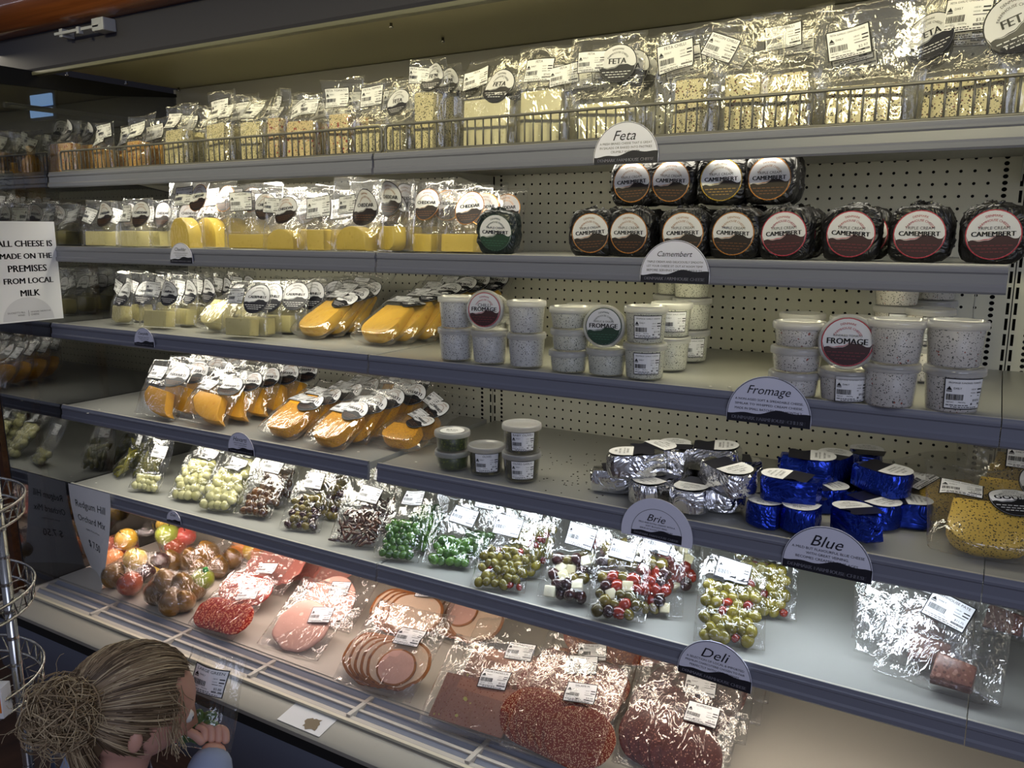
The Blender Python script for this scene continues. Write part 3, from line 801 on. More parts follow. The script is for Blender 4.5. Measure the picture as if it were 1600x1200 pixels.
OLG = veg('green_olive', (34, 72, 14), (76, 118, 34)); OLY = veg('olive', (92, 84, 18), (146, 134, 44)); OLB = veg('brown_olive', (62, 36, 10), (112, 72, 26))
OLD = veg('dark_olive', (30, 12, 12), (64, 24, 18)); OLM = veg('mixed_olive', (70, 62, 16), (120, 104, 32)); ONI = veg('pickled_onion', (178, 174, 112), (208, 204, 150))
PICK = veg('pickled_pepper', (70, 70, 10), (118, 112, 26)); TOM = veg('dried_tomato', (104, 16, 5), (150, 40, 10)); CUBE = veg('feta_cube', (220, 208, 160), (240, 234, 206), .5)
SLIV = veg('dried_slivers', (40, 18, 10), (84, 44, 20))

# ================================================================== SHELF 1 : FETA
def prc(t, x, z, a=0, p='$4.29', s=1): return ('price_label', price_print(t, p, s), x, z, a)
def rnd_feta(r=.035): return round_print('feta', r, ['FETA'], GREYP, NAVY)
def block_kind(mat_, bw, bd, bh, w_, h_, labels, seed, lean=.12, cname='cheese_block', fm=None, cx=0):
    poly = rectp(cx, bw, bh)
    me = slab_mesh(cname, poly, bd, mat_, .0035, seed=seed)
    return bag_kind(w_, h_, [poly], bd, [(cname, me)], labels, lean, bh, seed, fm)
def clear(x): return x
seedc = 10
cols = [ # u, material, bw, bh, bag w, bag h, labels, y, behind, look
 (104, FETAO, .062, .085, .10, .158, [('round_label', rnd_feta(.033), -.005, .125, 8)], .055, 1, 'orange spiced feta with blank round label side'),
 (160, FETAO, .05, .06, .10, .14, [prc('FETA PEPPER', -.01, .095, 16, s=.9), prc('FETA PEPPER', .018, .112, 10, '$3.96', .85)], .06, 1, 'orange spiced feta with two overlapping price labels'),
 (212, FETAO, .066, .072, .12, .15, [prc('FETA PEPPER', -.004, .106, 12, '$4.02', .95)], .055, 1, 'pale orange feta under one tilted price label'),
 (276, FETAH, .085, .094, .12, .165, [prc('FETA CHILLI', -.02, .122, -2, s=.95)], .06, 2, 'herb flecked feta block'),
 (342, FETAH, .082, .10, .135, .185, [prc('FETA CHILLI', -.012, .142, 6, s=1.1), prc('FETA', .03, .132, 0, '$3.90', .8)], .06, 2, 'large herb flecked feta block'),
 (396, FETAH, .07, .098, .11, .165, [prc('FETA CHIVE', -.014, .132, -6, '$4.44', .95)], .07, 2, 'herb flecked feta block in a narrow bag'),
 (432, FETAT, .046, .10, .09, .175, [prc('FETA SUNDRIED', -.004, .138, -10, '$4.10', .8)], .055, 1, 'narrow red flecked feta block'),
 (474, FETAT, .082, .088, .12, .16, [prc('FETA TOMATO', -.01, .118, 22, '$4.61', .8), prc('FETA TOMATO', .02, .122, 4, '$4.18', .8)], .06, 2, 'red and green flecked feta block with paired labels'),
 (534, FETAT, .055, .095, .115, .18, [prc('FETA TOMATO', -.012, .135, 2, '$4.75', 1.0)], .055, 2, 'boldly red flecked feta block'),
 (580, FETAH, .072, .066, .12, .17, [prc('FETA PEPPER', -.006, .135, 4, '$4.36', 1.0)], .055, 2, 'low herb flecked feta block'),
 (622, FETAH, .05, .06, .095, .17, [('round_label', rnd_feta(.031), -.012, .115, 4)], .05, 1, 'feta under a bent oval label'),
 (668, FETAH, .052, .125, .11, .195, [('round_label', rnd_feta(.032), .012, .158, 0), prc('FETA GARLIC', -.03, .165, -6, '$3.71', .8)], .06, 2, 'tall herb feta block under a round label'),
 (762, FETA, .105, .10, .16, .20, [('round_label', rnd_feta(.037), .026, .128, -4), prc('FETA', -.045, .155, 14, '$4.20', 1.0)], .07, 2, 'large plain white feta block under a round label'),
 (848, FETA, .088, .105, .14, .205, [prc('FETA', -.012, .150, -2, '$3.62', 1.05), prc('FETA', .044, .135, 12, '$4.79', .95)], .06, 2, 'tall plain white feta block under two price labels'),
 (943, FETA, .095, .07, .15, .21, [('round_label', rnd_feta(.038), .022, .148, 0), prc('FETA', -.03, .155, 0, '$4.29', .9)], .055, 2, 'plain white feta block under a clear round label'),
 (1076, FETAC, .055, .10, .16, .20, [prc('FETA CHILLI', -.042, .148, 10, '$4.29', 1.15)], .06, 2, 'narrow chilli flecked feta block under a large price label'),
 (1160, FETAC, .06, .10, .13, .205, [prc('BACON CHILLI', -.045, .155, -24, '$3.60', .95)], .055, 1, 'chilli flecked feta block under a steeply tilted label'),
 (1222, FETAC, .078, .095, .14, .215, [prc('FETA CHILLI', -.012, .168, 8, '$2.97', 1.0)], .06, 2, 'wide chilli flecked feta block'),
 (1345, FETAC, .115, .065, .17, .205, [prc('FETA GARLIC ONION CHIVE', -.03, .142, 10, '$2.97', 1.1)], .055, 2, 'low garlic and chive feta block under a price label'),
 (1500, FETAC, .112, .07, .19, .215, [('round_label', rnd_feta(.038), -.062, .142, 18), prc('FETA GARLIC ONION CHIVE', -.01, .165, -4, '$3.34', 1.15)], .055, 2, 'low garlic feta beside a tilted round label'),
 (1640, FETA, .10, .07, .18, .215, [('round_label', rnd_feta(.046), -.055, .14, 20)], .05, 1, 'plain feta with a big bent round label'),
]
random.seed(21)
for ci, (u, m_, bw, bh, w_, h_, labs, y, nb, look) in enumerate(cols):
    k = block_kind(m_, bw, .034, bh, w_, h_, labs, seedc + ci, lean=.16)
    for d in range(nb + 1):
        yy = y + .062 * d + (.004 if d else 0); P = aty(u, 215, y); 
        lab_ = f'bag of {look}, {ORD[ci + 1]} from the left' if ci < 20 else 'feta bag with a big bent round label at the right end of the top shelf'
        if d: lab_ = f'feta bag {("directly", "two places")[d - 1]} behind the {ORD[ci + 1]} top-shelf bag from the left'
        put_bag(k, 'feta_bag', lab_, 'bag of feta', (P.x + random.uniform(-.008, .008) * (d > 0), yy, ZS[0]), yaw=random.uniform(-10, 10), tilt=-random.uniform(0, 6), roll=random.uniform(-1.5, 1.5), group='feta bags on the top shelf')

# ================================================================== SHELF 2 : CHEDDAR (left) AND CAMEMBERT (right)
def rnd_ched(r=.036): return round_print('cheddar', r, ['CHEDDAR'], GREYP, BROWN, BROWN, ORANGEP)
def rnd_ched2(r=.036): return round_print('cheddar_gold', r, ['CHEDDAR'], PAPER, BROWN, ORANGEP, ORANGEP)
def poly_kind(poly, th, mat_, w_, h_, labels, seed, lean=.15, zl=.06, cname='cheese_piece', fm=None, bev=.004, rind=None, flare=0):
    me = slab_mesh(cname, poly, th, mat_, bev, seed=seed)
    return bag_kind(w_, h_, [poly], th, [(cname, me)], labels, lean, zl, seed, fm, flare=flare, fall=.07)
CH = 'CHEDDAR'
cols = [
 (158, rectp(0, .085, .042), CHEDP, .16, .135, [prc('MATURE ' + CH, -.045, .09, -12, '$6.18', .95), ('round_label', rnd_ched(.036), .03, .092, 6)], .05, 3, 'pale block, leftmost'),
 (212, rectp(0, .085, .044), CHEDP, .17, .14, [prc('MATURE ' + CH, -.03, .095, 0, '$6.42', 1.05), ('round_label', rnd_ched(.037), .045, .092, 0)], .055, 3, 'crumbly pale block'),
 (292, dome(0, .095, .082), CHED, .175, .185, [prc('MATURE ' + CH, -.008, .14, 4, '$7.20', 1.1), ('round_label', rnd_ched2(.036), .058, .135, 6)], .05, 3, 'tall rounded piece'),
 (395, rectp(0, .125, .036), CHED, .165, .165, [prc(CH, -.035, .122, 4, '$5.88', 1.05), ('round_label', rnd_ched(.034), .040, .108, 0)], .05, 3, 'long low slab'),
 (446, dome(0, .088, .05), CHED, .13, .15, [('round_label', rnd_ched(.034), .004, .098, 8), prc(CH, -.044, .11, -4, '$5.20', .8)], .045, 2, 'rounded piece under a dark round label'),
 (500, rectp(.0, .05, .05), CHED, .13, .155, [prc(CH, .0, .105, 8, '$4.96', 1.1)], .055, 3, 'block under a tilted price label'),
 (557, dome(0, .10, .056), CHED, .175, .17, [prc(CH, -.035, .108, 4, '$5.52', .95), ('round_label', rnd_ched(.042), .036, .100, 0)], .042, 3, 'rounded piece under a large bluish label'),
 (612, tongue(0, .055, .055), CHED, .15, .165, [('round_label', rnd_ched(.040), .0, .118, -4)], .07, 3, 'wedge half hidden beside the rounded piece'),
 (668, rectp(0, .06, .04), CHED, .135, .165, [('round_label', rnd_ched2(.036), .0, .108, 0)], .10, 3, 'small blocks towards the back'),
 (722, rectp(0, .088, .04), CHED, .13, .145, [('round_label', rnd_ched2(.037), .018, .098, 4)], .085, 2, 'bright yellow block beside the green wheel'),
]
random.seed(5)
for ci, (u, poly, m_, w_, h_, labs, y, nb, look) in enumerate(cols):
    k = poly_kind(poly, .040, m_, w_, h_, labs, 60 + ci, lean=.1 if ci else .18)
    for d in range(nb + 1):
        P = aty(u, 388, y)
        lab_ = f'front cheddar bag on the second shelf, {look}' if not d else f'cheddar bag, {ORD[d + 1]} back in the {ORD[ci + 1]} second-shelf row from the left'
        put_bag(k, 'cheddar_bag', lab_, 'bag of cheddar', (P.x + random.uniform(-.012, .012) * (d > 0), y + .078 * d, ZS[1]), yaw=random.uniform(-10, 10), tilt=-random.uniform(0, 5), group='cheddar bags on the second shelf')
# --- camembert wheels in crumpled dark wrap
BLACKWRAP = crumple('black_wrap', (22, 21, 20), .38, 0, 24, .8)
GREENWRAP = crumple('dark_green_wrap', (20, 30, 30), .38, 0, 24, .8)
def puck_mesh(name, m_, seed, r=.0465, th=.038, n=48):
    rnd = random.Random(seed); bm = bmesh.new(); rings = []
    prof = [(0, -th / 2), (.6, -th / 2), (.88, -th / 2), (.97, -th * .40), (1, -th * .1), (1, th * .2), (.96, th * .42), (.85, th * .52), (.5, th * .53), (0, th * .52)]
    for q, y in prof:
        ring = []
        for k in range(n):
            a = 2 * PI * k / n; c, s_ = math.cos(a), math.sin(a)
            e = 4.2; sr = 1 / (abs(c) ** e + abs(s_) ** e) ** (1 / e); sr = .12 + .88 * sr if q > .9 else (.3 + .7 * sr)
            rr = r * q * sr * (1 + .035 * noise.noise(Vector((c * 3, s_ * 3, seed))) * (q > .8))
            dz = .004 * noise.noise(Vector((c * 5, s_ * 5, seed + 5 + y * 80))) * (q > .9)
            yy = y + (.005 * noise.noise(Vector((c * 4, s_ * 4, seed + 9))) if y > 0 else 0)
            ring.append(bm.verts.new((rr * c + dz, yy, max(-r * .97, rr * s_ + dz))))
        rings.append(ring)
    for A, B in zip(rings, rings[1:]):
        for k in range(n):
            f = bm.faces.new((A[k], A[(k + 1) % n], B[(k + 1) % n], B[k])); f.smooth = True
    # folded tucks of wrap sticking out along the top edge
    for k in range(6):
        a = R_(rnd.uniform(35, 145)); p = Vector((r * 1.0 * math.cos(a), rnd.uniform(-.004, th * .4), r * 1.0 * math.sin(a)))
        d = Vector((math.cos(a), rnd.uniform(-.3, .5), math.sin(a))); s_ = Vector((-math.sin(a), 0, math.cos(a)))
        q = [bm.verts.new(p + s_ * e * .013 - d * .004) for e in (-1, 0, 1)] + [bm.verts.new(p + d * rnd.uniform(.003, .009) + s_ * e * .008 + Vector((0, rnd.uniform(.0, .006), 0))) for e in (1, .2, -1)]
        for i in ((0, 1, 4, 5), (1, 2, 3, 4)): bm.faces.new([q[j] for j in i])
    bmesh.ops.remove_doubles(bm, verts=[v for v in bm.verts if v.co.x ** 2 + v.co.z ** 2 < 1e-10], dist=1e-5)
    bmesh.ops.recalc_face_normals(bm, faces=list(bm.faces))
    return from_bm(name, bm, m_)
PUCKS = [puck_mesh('wrapper', BLACKWRAP, s) for s in range(4)]
PGREEN = puck_mesh('wrapper', GREENWRAP, 9)
TC = ['TRIPLE CREAM', 'CAMEMBERT']
LBL = {'plain': round_print('cam_plain', .0385, TC, GREYP, BROWN, ORANGEP, ORANGEP), 'gold': round_print('cam_gold', .0385, TC, PAPER, BROWN, GOLDP, GOLDP),
       'red': round_print('cam_red', .0385, TC, GREYP, MAROON, REDP, REDP, 'CHILLI'), 'green': round_print('cam_green', .0385, TC, GREYP, GREENP, GREENP, GREENP, 'CRACKED PEPPER')}
LBM = {k: p.mesh('round_label', lambda x, y, l: (x, -.0185 - l * LAY - .0006, y)) for k, p in LBL.items()}
def camembert(x, y, z, kind, label, seed, yaw=0, roll=0, wrap=None):
    t = thing('camembert_wheel', label, 'camembert', (x, y, z + .0465 * .97), (0, 0, R_(yaw)), 'wrapped camembert wheels')
    link('wrapper', wrap or PUCKS[seed % 4], t); link('round_label', LBM[kind], t, (0, 0, .000), (0, R_(roll), 0))
    return t
P = aty(780, 372, .05)
camembert(P.x, .05, ZS[1], 'green', 'dark green wrapped camembert wheel standing alone right of the cheddar', 0, 6, 2, PGREEN)
random.seed(8)
lows = [(927, 'plain'), (988, 'plain'), (1070, 'plain'), (1150, 'plain'), (1228, 'red'), (1331, 'red'), (1437, 'red'), (1552, 'red')]
for i, (u, kd) in enumerate(lows):
    P = aty(u, 372, .045)
    desc = {'plain': 'black wrapped camembert wheel with gold rimmed label', 'red': 'black wrapped camembert wheel with red rimmed label'}[kd]
    for d in range(3):
        camembert(P.x + random.uniform(-.006, .006) * (d > 0), .045 + d * .047, ZS[1], kd,
                  f'{desc}, {ORD[i + 1]} from the left in the bottom row' if d == 0 else f'black camembert wheel, {ORD[d + 1]} back behind the {ORD[i + 1]} bottom-row wheel', i * 3 + d, random.uniform(-7, 7) + (6 if i > 4 else 0), random.uniform(-6, 6))
for i, (u, kd) in enumerate([(992, 'plain'), (1053, 'plain'), (1128, 'gold'), (1205, 'plain')]):
    P = aty(u, 305, .10)
    for d in range(2):
        camembert(P.x, .10 + d * .047, ZS[1] + .098, kd, f'{["peach","gold rimmed","bright gold","cream"][i]} labelled camembert wheel on top of the stack' if d == 0 else f'camembert wheel hidden behind the {ORD[i + 1]} wheel of the upper row', i + d, random.uniform(-6, 12), random.uniform(-5, 5))
# ================================================================== SHELF 3 : CAERPHILLY, SMOKED, FROMAGE TUBS
def rnd_caer(r=.037): return round_print('caer', r, ['CAERPHILLY'], GREYP, NAVY)
def rnd_smok(r=.036): return round_print('smok', r, ['SMOKED'], PAPER, INK)
CA = 'CAERPHILLY'
cols = [
 (190, tongue(0, .062, .05, 2.2), CAER, .125, .15, [prc(CA, -.038, .108, -18, '$5.02', .8), ('round_label', rnd_caer(.037), .02, .088, -4)], .06, 4, 0, 'small rounded piece, leftmost'),
 (248, rectp(0, .088, .046), CAER, .15, .15, [prc(CA, -.028, .108, -4, '$6.06', .95), ('round_label', rnd_caer(.036), .042, .098, -2)], .05, 4, 0, 'block beside the half round sign'),
 (328, tongue(0, .085, .085, 2.6), CAER, .13, .175, [prc(CA, .0, .135, 2, '$5.77', .85)], .06, 3, -38, 'flat slice leaning back'),
 (382, rectp(-.01, .085, .046), CAER, .15, .15, [prc(CA, -.034, .105, 2, '$6.10', .9), ('round_label', rnd_caer(.039), .035, .10, 0)], .035, 6, 0, 'block with a dark blue round label'),
]
random.seed(15)
for ci, (u, poly, m_, w_, h_, labs, y, nb, tilt, look) in enumerate(cols):
    k = poly_kind(poly, .036, m_, w_, h_, labs, 90 + ci, lean=.14)
    for d in range(nb + 1):
        P = aty(u, 500 + 15 * (ci > 1), y)
        lab_ = f'clear bag of pale caerphilly on the third shelf, {look}' if not d else f'caerphilly bag, {ORD[d + 1]} back in the {ORD[ci + 1]} third-shelf row from the left'
        put_bag(k, 'caerphilly_bag', lab_, 'bag of cheese', (P.x + random.uniform(-.012, .012) * (d > 0) + .012 * d * (ci == 3), y + (.058 if ci == 3 else .075) * d, ZS[2]), yaw=random.uniform(-10, 10) + (6 if ci == 3 else 0), tilt=tilt - random.uniform(2, 8), group='caerphilly bags on the third shelf')
cols = [(462, 528, -8, [prc('SMOKED', -.026, .155, 4, '$6.90', .9), ('round_label', rnd_smok(.037), .034, .128, -12)], 'golden smoked slice, left of the pair'),
        (556, 538, -4, [prc('SMOKED', -.028, .158, 2, '$7.31', .95), ('round_label', rnd_smok(.036), .032, .15, 0)], 'golden smoked slice, right of the pair')]
for ci, (u, v, yaw, labs, look) in enumerate(cols):
    k = poly_kind(tongue(0, .108, .125, 2.8), .032, SMOK, .15, .215, labs, 100 + ci, lean=0, zl=.13, fm=FILM, bev=.007)
    P = at(u, v, ZS[2])
    for d in range(3 if ci == 0 else 6):
        lab_ = f'clear bag of {look}, lying against the row behind' if not d else f'smoked cheese bag, {ORD[d + 1]} back in the {("left", "right")[ci]} smoked row'
        put_bag(k, 'smoked_cheese_bag', lab_, 'bag of cheese', (P.x + .028 + d * .012 + ci * .012 + .014 * d * ci, P.y + .012 + d * .052, ZS[2]), yaw=yaw - 2 + random.uniform(-5, 5) * (d > 0), tilt=-60 + min(d, 4) * 8, group='smoked cheese bags')
# --- tubs
def tub_mat(name, base, specks): return speckled(name, base, specks, .35, .1)
TUBC = tub_mat('chilli_fromage', (214, 214, 212), [((44, 40, 44), 330, .42)])
TUBG = tub_mat('garlic_fromage', (216, 216, 200), [((58, 66, 50), 340, .44)])
TUBS = tub_mat('tomato_fromage', (216, 212, 206), [((48, 52, 48), 320, .44), ((150, 66, 46), 120, .16)])
TUBP = tub_mat('pesto', (60, 74, 22), [((96, 108, 36), 160, .5), ((30, 40, 14), 120, .45)])
TUBO = tub_mat('marinated_olives_mix', (74, 70, 40), [((110, 104, 62), 60, .45), ((44, 40, 24), 60, .4)])
def tub_meshes(r, h, cm):
    rb = r * .86
    shell = lathe('tub', [(0, .0008), (rb * .96, 0), (rb, .002), (r * .965, h - .012), (r * .985, h - .011), (r * .985, h - .006)], PLASTIC, 36, (False, False))
    cont = lathe('contents', [(0, .002), (rb * .955, .002), (rb * .98, .005), (r * .935, h * .86), (r * .90, h * .875), (0, h * .87)], cm, 36, (False, False))
    lid = lathe('lid', [(r * .99, h - .012), (r * 1.03, h - .011), (r * 1.035, h - .004), (r * 1.01, h), (r * .93, h + .0005), (r * .915, h - .003), (0, h - .003)], LIDP, 36, (False, False))
    return shell, cont, lid
_tb = {}
def tub(P, r, h, cm, key, label, name='fromage_tub', price=None, side=False, yaw=0, top=None, group=None, cat='tub', pa=0):
    kk = (r, h, key)
    if kk not in _tb: _tb[kk] = tub_meshes(r, h, cm)
    sh, co, li = _tb[kk]
    if side:   # lying with its lid and round label to the front
        t = thing(name, label, cat, (P[0], P[1], P[2] + r * 1.03), (R_(84), 0, R_(yaw)), group)
        dz = -h * .5
    else: t = thing(name, label, cat, (P[0], P[1], P[2]), (0, 0, R_(yaw)), group); dz = 0
    link('contents', co, t, (0, 0, dz)); link('tub', sh, t, (0, 0, dz)); link('lid', li, t, (0, 0, dz))
    if price:
        def fn(x, y, l):
            z = h * .47 + y; rr = r * (.86 + .105 * z / (h - .012)) + .0009 + l * LAY; a = x / r + R_(-90 + pa)
            return (rr * math.cos(a), rr * math.sin(a), z + dz)
        link('price_label', price.mesh('price_label', fn), t)
    if top:
        link('round_label', top.mesh('round_label', lambda x, y, l: (x, y, h - .002 + l * LAY + .0012 + dz)), t)
    return t
FR = ['FROMAGE']
L_chilli = round_print('f_chilli', .036, ['CHILLI', 'FROMAGE'], GREYP, MAROON, REDP, REDP, 'MILD')
L_garlic = round_print('f_garlic', .036, ['GARLIC & ONION', 'FROMAGE'], GREYP, GREENP, GREENP, GREENP)
L_sund = round_print('f_sund', .040, ['SUNDRIED TOMATO', 'FROMAGE'], GREYP, MAROON, REDP, REDP)
L_top = round_print('f_top', .034, ['FROMAGE'], PAPER, INK)
def stack(u, v, y_or_none, items, cm, key, r, desc, group, jit=.002):
    """items, bottom to top: (height, label suffix, price text or None)"""
    P = at(u, v, ZS[2]); P.y += r * .9; z = ZS[2]
    d_ = (P - CAM); d_.z = 0; 
    for h, lb, pr in items:
        tub((P.x + random.uniform(-jit, jit), P.y, z), r, h, cm, key, f'{desc}, {lb}', price=pr and price_print(*pr), yaw=random.uniform(-20, 20) if not pr else 10, group=group, pa=18 if pr else 0)
        z += h + .0008
    return P, z
random.seed(31)
G1, G2, G3 = 'chilli fromage tubs', 'garlic fromage tubs', 'sundried tomato fromage tubs'
sp_ = 'black speckled white tub'
P, z = stack(700, 564, None, [(.070, 'bottom of the leftmost stack', None), (.068, 'top of the leftmost stack', None)], TUBC, 'c', .040, sp_, G1)
P, z = stack(752, 569, None, [(.070, 'under the lying chilli tub', None)], TUBC, 'c', .040, sp_, G1)
tub((P.x, P.y, z), .0405, .068, TUBC, 'cs', 'chilli tub lying on its side with round maroon label to the front', side=True, yaw=10, top=L_chilli, group=G1)
P, z = stack(810, 575, None, [(.070, 'bottom of the third stack from the left', None), (.066, 'top of the third stack from the left', None)], TUBC, 'c', .040, sp_, G1)
for du, dv in ((35, -22), (85, -20), (14, -26)):
    stack(720 + du, 564 + dv, None, [(.068, f'{["left","right","middle"][(du>20)+(du<20)*2-(du==35)*1]} one in the row behind the chilli tubs', None)] , TUBC, 'c', .040, sp_, G1)
sg = 'herb flecked garlic tub'
stack(877, 583, None, [(.043, 'bottom of the stack of three', None), (.043, 'middle of the stack of three', None), (.043, 'top of the stack of three', None)], TUBG, 'g', .040, sg, G2)
P, z = stack(936, 588, None, [(.052, 'under the lying garlic tub', None)], TUBG, 'g', .040, sg, G2)
tub((P.x, P.y, z), .0405, .062, TUBG, 'gs', 'garlic and onion tub lying on its side with round green label to the front', side=True, yaw=8, top=L_garlic, group=G2)
stack(996, 594, None, [(.068, 'bottom of the front stack with price labels', ('FROMAGE GARLIC ONION', '$11.90', .9)), (.070, 'top of the front stack with price labels', ('FROMAGE GARLIC ONION', '$11.90', .95))], TUBG, 'g', .041, sg, G2)
stack(1035, 580, None, [(.068, 'bottom of the stack behind the price-labelled pair', None), (.068, 'second of the stack behind the price-labelled pair', ('FROMAGE GARLIC ONION', '$10.85', .9))], TUBG, 'g', .041, sg, G2)
stack(1038, 556, None, [(.068, 'bottom of the tall middle stack', None), (.068, 'second of the tall middle stack', None), (.060, 'third of the tall middle stack', None)], TUBG, 'g', .041, sg, G2)
stack(1068, 566, None, [(.068, 'bottom of the back right stack', ('FROMAGE GARLIC ONION', '$11.20', .9)), (.068, 'second of the back right stack', None), (.06, 'top of the back right stack', None)], TUBG, 'g', .041, sg, G2)
stack(900, 560, None, [(.068, 'standing behind the stack of three', None), (.05, 'upper one behind the stack of three', None)], TUBG, 'g', .041, sg, G2)
ss = 'tomato flecked tub'
stack(1234, 622, None, [(.042, 'bottom of the left stack of three', None), (.042, 'middle of the left stack of three', None), (.042, 'top of the left stack of three', None)], TUBS, 's', .043, ss, G3)
stack(1240, 585, None, [(.068, 'bottom of the stack behind the left three', None), (.05, 'top of the stack behind the left three', None)], TUBS, 's', .043, ss, G3)
P, z = stack(1312, 630, None, [(.052, 'under the lying sundried tub', ('FROMAGE SUNDRIED TOMATO', '$9.87', .95))], TUBS, 's', .042, ss, G3)
tub((P.x, P.y, z), .044, .062, TUBS, 'ss', 'sundried tomato tub lying on its side with red rimmed label to the front', side=True, yaw=6, top=L_sund, group=G3)
stack(1322, 594, None, [(.068, 'bottom of the stack behind the lying sundried tub', None), (.05, 'top of the stack behind the lying sundried tub', None)], TUBS, 's', .043, ss, G3)
stack(1385, 639, None, [(.070, 'bottom of the third front stack', None), (.070, 'top of the third front stack', None)], TUBS, 's', .043, ss, G3)
stack(1482, 647, None, [(.070, 'bottom of the rightmost stack, price label to the front', ('FROMAGE SUNDRIED TOMATO', '$10.92', 1.05)), (.072, 'top of the rightmost stack, no label', None)], TUBS, 's', .044, ss, G3)
stack(1388, 590, None, [(.068, 'bottom of the tall back stack', None), (.068, 'second of the tall back stack', ('FROMAGE SUNDRIED TOMATO', '$11.65', 1.05)), (.055, 'top of the tall back stack', None)], TUBS, 's', .043, ss, G3)
stack(1440, 598, None, [(.068, 'bottom of the back stack right of the tall one', None), (.068, 'second of the back stack right of the tall one', ('FROMAGE SUNDRIED TOMATO', '$11.20', 1.0))], TUBS, 's', .043, ss, G3)
stack(1450, 573, None, [(.068, 'bottom of the rearmost stack', None), (.068, 'middle of the rearmost stack', None), (.055, 'top of the rearmost stack', None)], TUBS, 's', .043, ss, G3)

# ================================================================== SHELF 4 : HAVARTI, TUBS, BRIE, BLUE, GOUDA
def rnd_hav(r=.038, d=True): return round_print('hav' + str(d), r, ['HAVARTI'], GREYP if d else PAPER, INK, INK, ORANGEP)
HV = 'HAVARTI'
cols = [ # u, v, yaw, tilt, poly, material, bag w, h, labels, n behind, look
 (232, 656, 4, -30, sector(0, .105, .075), HAV, .16, .175, [prc(HV, -.040, .13, 0, '$5.77', .95), ('round_label', rnd_hav(.039), .038, .125, 0)], 3, 'plain orange wedge, leftmost'),
 (306, 668, 6, -44, sector(0, .118, .082), HAV, .17, .18, [prc(HV, -.036, .115, -6, '$6.05', .9), ('round_label', rnd_hav(.037, False), .044, .118, 0)], 4, 'plain orange wedge, second from the left'),
 (425, 688, -4, -60, tongue(0, .105, .11, 2.8), HAVC, .15, .19, [prc('SPICY HAVARTI', -.028, .135, -2, '$6.79', 1.05), ('round_label', rnd_hav(.037, False), .036, .112, -4)], 3, 'chilli flecked slice behind the half round sign'),
 (497, 704, -4, -60, tongue(0, .098, .115, 2.8), HAVC, .145, .20, [prc('SPICY HAVARTI', -.022, .118, -2, '$6.62', .98), ('round_label', rnd_hav(.036, False), .032, .108, -8)], 3, 'chilli flecked slice, second from the right'),
 (608, 706, -4, -66, tongue(0, .105, .065, 2.2), HAVC, .17, .17, [prc('SPICY HAVARTI', -.01, .12, -24, '$6.20', .9), ('round_label', rnd_hav(.036, False), .028, .085, -30)], 1, 'low chilli flecked slice, rightmost'),
]
random.seed(77)
for ci, (u, v, yaw, tilt, poly, m_, w_, h_, labs, nb, look) in enumerate(cols):
    k = poly_kind(poly, .032, m_, w_, h_, labs, 120 + ci, lean=.05, zl=.09, bev=.006)
    P = at(u, v, ZS[3])
    for d in range(nb + 1):
        lab_ = f'clear bag of havarti, {look}' if not d else f'clear havarti bag, {ORD[d + 1]} back in the {ORD[ci + 1]} row from the left'
        put_bag(k, 'havarti_bag', lab_, 'bag of havarti', (P.x + d * (.016 if ci < 4 else .0) + random.uniform(-.006, .006) * (d > 0), P.y + .016 + d * (.066 if ci < 4 else .09), ZS[3]), yaw=yaw + random.uniform(-5, 5) * (d > 0), tilt=min(-12, tilt + d * (5 if ci < 4 else 16)), group='havarti bags on the fourth shelf')
k = poly_kind(tongue(0, .10, .115, 2.8), .03, HAVC, .15, .20, [prc('SPICY HAVARTI', -.022, .135, 4, '$6.44', 1), ('round_label', rnd_hav(.037, False), .03, .10, 4)], 131, lean=.05, zl=.09, bev=.006)
for d, (u, v) in enumerate(((610, 668), (632, 655))):
    P = at(u, v, ZS[3]); put_bag(k, 'havarti_bag', ['clear havarti bag leaning behind the rightmost slice', 'clear havarti bag at the back of the shelf beside the empty space'][d], 'bag of havarti', (P.x, P.y, ZS[3]), yaw=14, tilt=-34 + d * 6, group='havarti bags on the fourth shelf')
random.seed(41)
def tub4(u, v, items, r, cm, key, desc, group):
    P = at(u, v, ZS[3]); P.y += r * .85; z = ZS[3]
    for h, lb, pr, tp in items:
        tub((P.x, P.y, z), r, h, cm, key, f'{desc}, {lb}', name='deli_tub', price=pr and price_print(*pr), yaw=14, top=tp, group=group, pa=20 if pr else 0); z += h + .001
L_basil = Print(); L_basil.disc(.028, PAPER, 0); L_basil.text('BASIL', 0, .004, .03, .009, INK, 1); L_basil.text('PESTO', 0, -.007, .022, .006, INK, 1)
tub4(694, 735, [(.042, 'lower of the pair', None, None), (.044, 'upper of the pair with white lid label', None, L_basil)], .040, TUBP, 'p', 'green pesto tub', 'pesto and olive tubs')
tub4(747, 743, [(.064, 'single one between the two stacks', ('OLIVES', '$8.40', .95), None)], .041, TUBO, 'o', 'dark olive tub', 'pesto and olive tubs')
tub4(802, 754, [(.062, 'bottom of the taller stack', ('OLIVES GARLIC', '$8.76', .9), None), (.062, 'top of the taller stack', ('BABY OLIVES', '$9.02', .9), None)], .042, TUBO, 'o', 'dark olive tub', 'pesto and olive tubs')
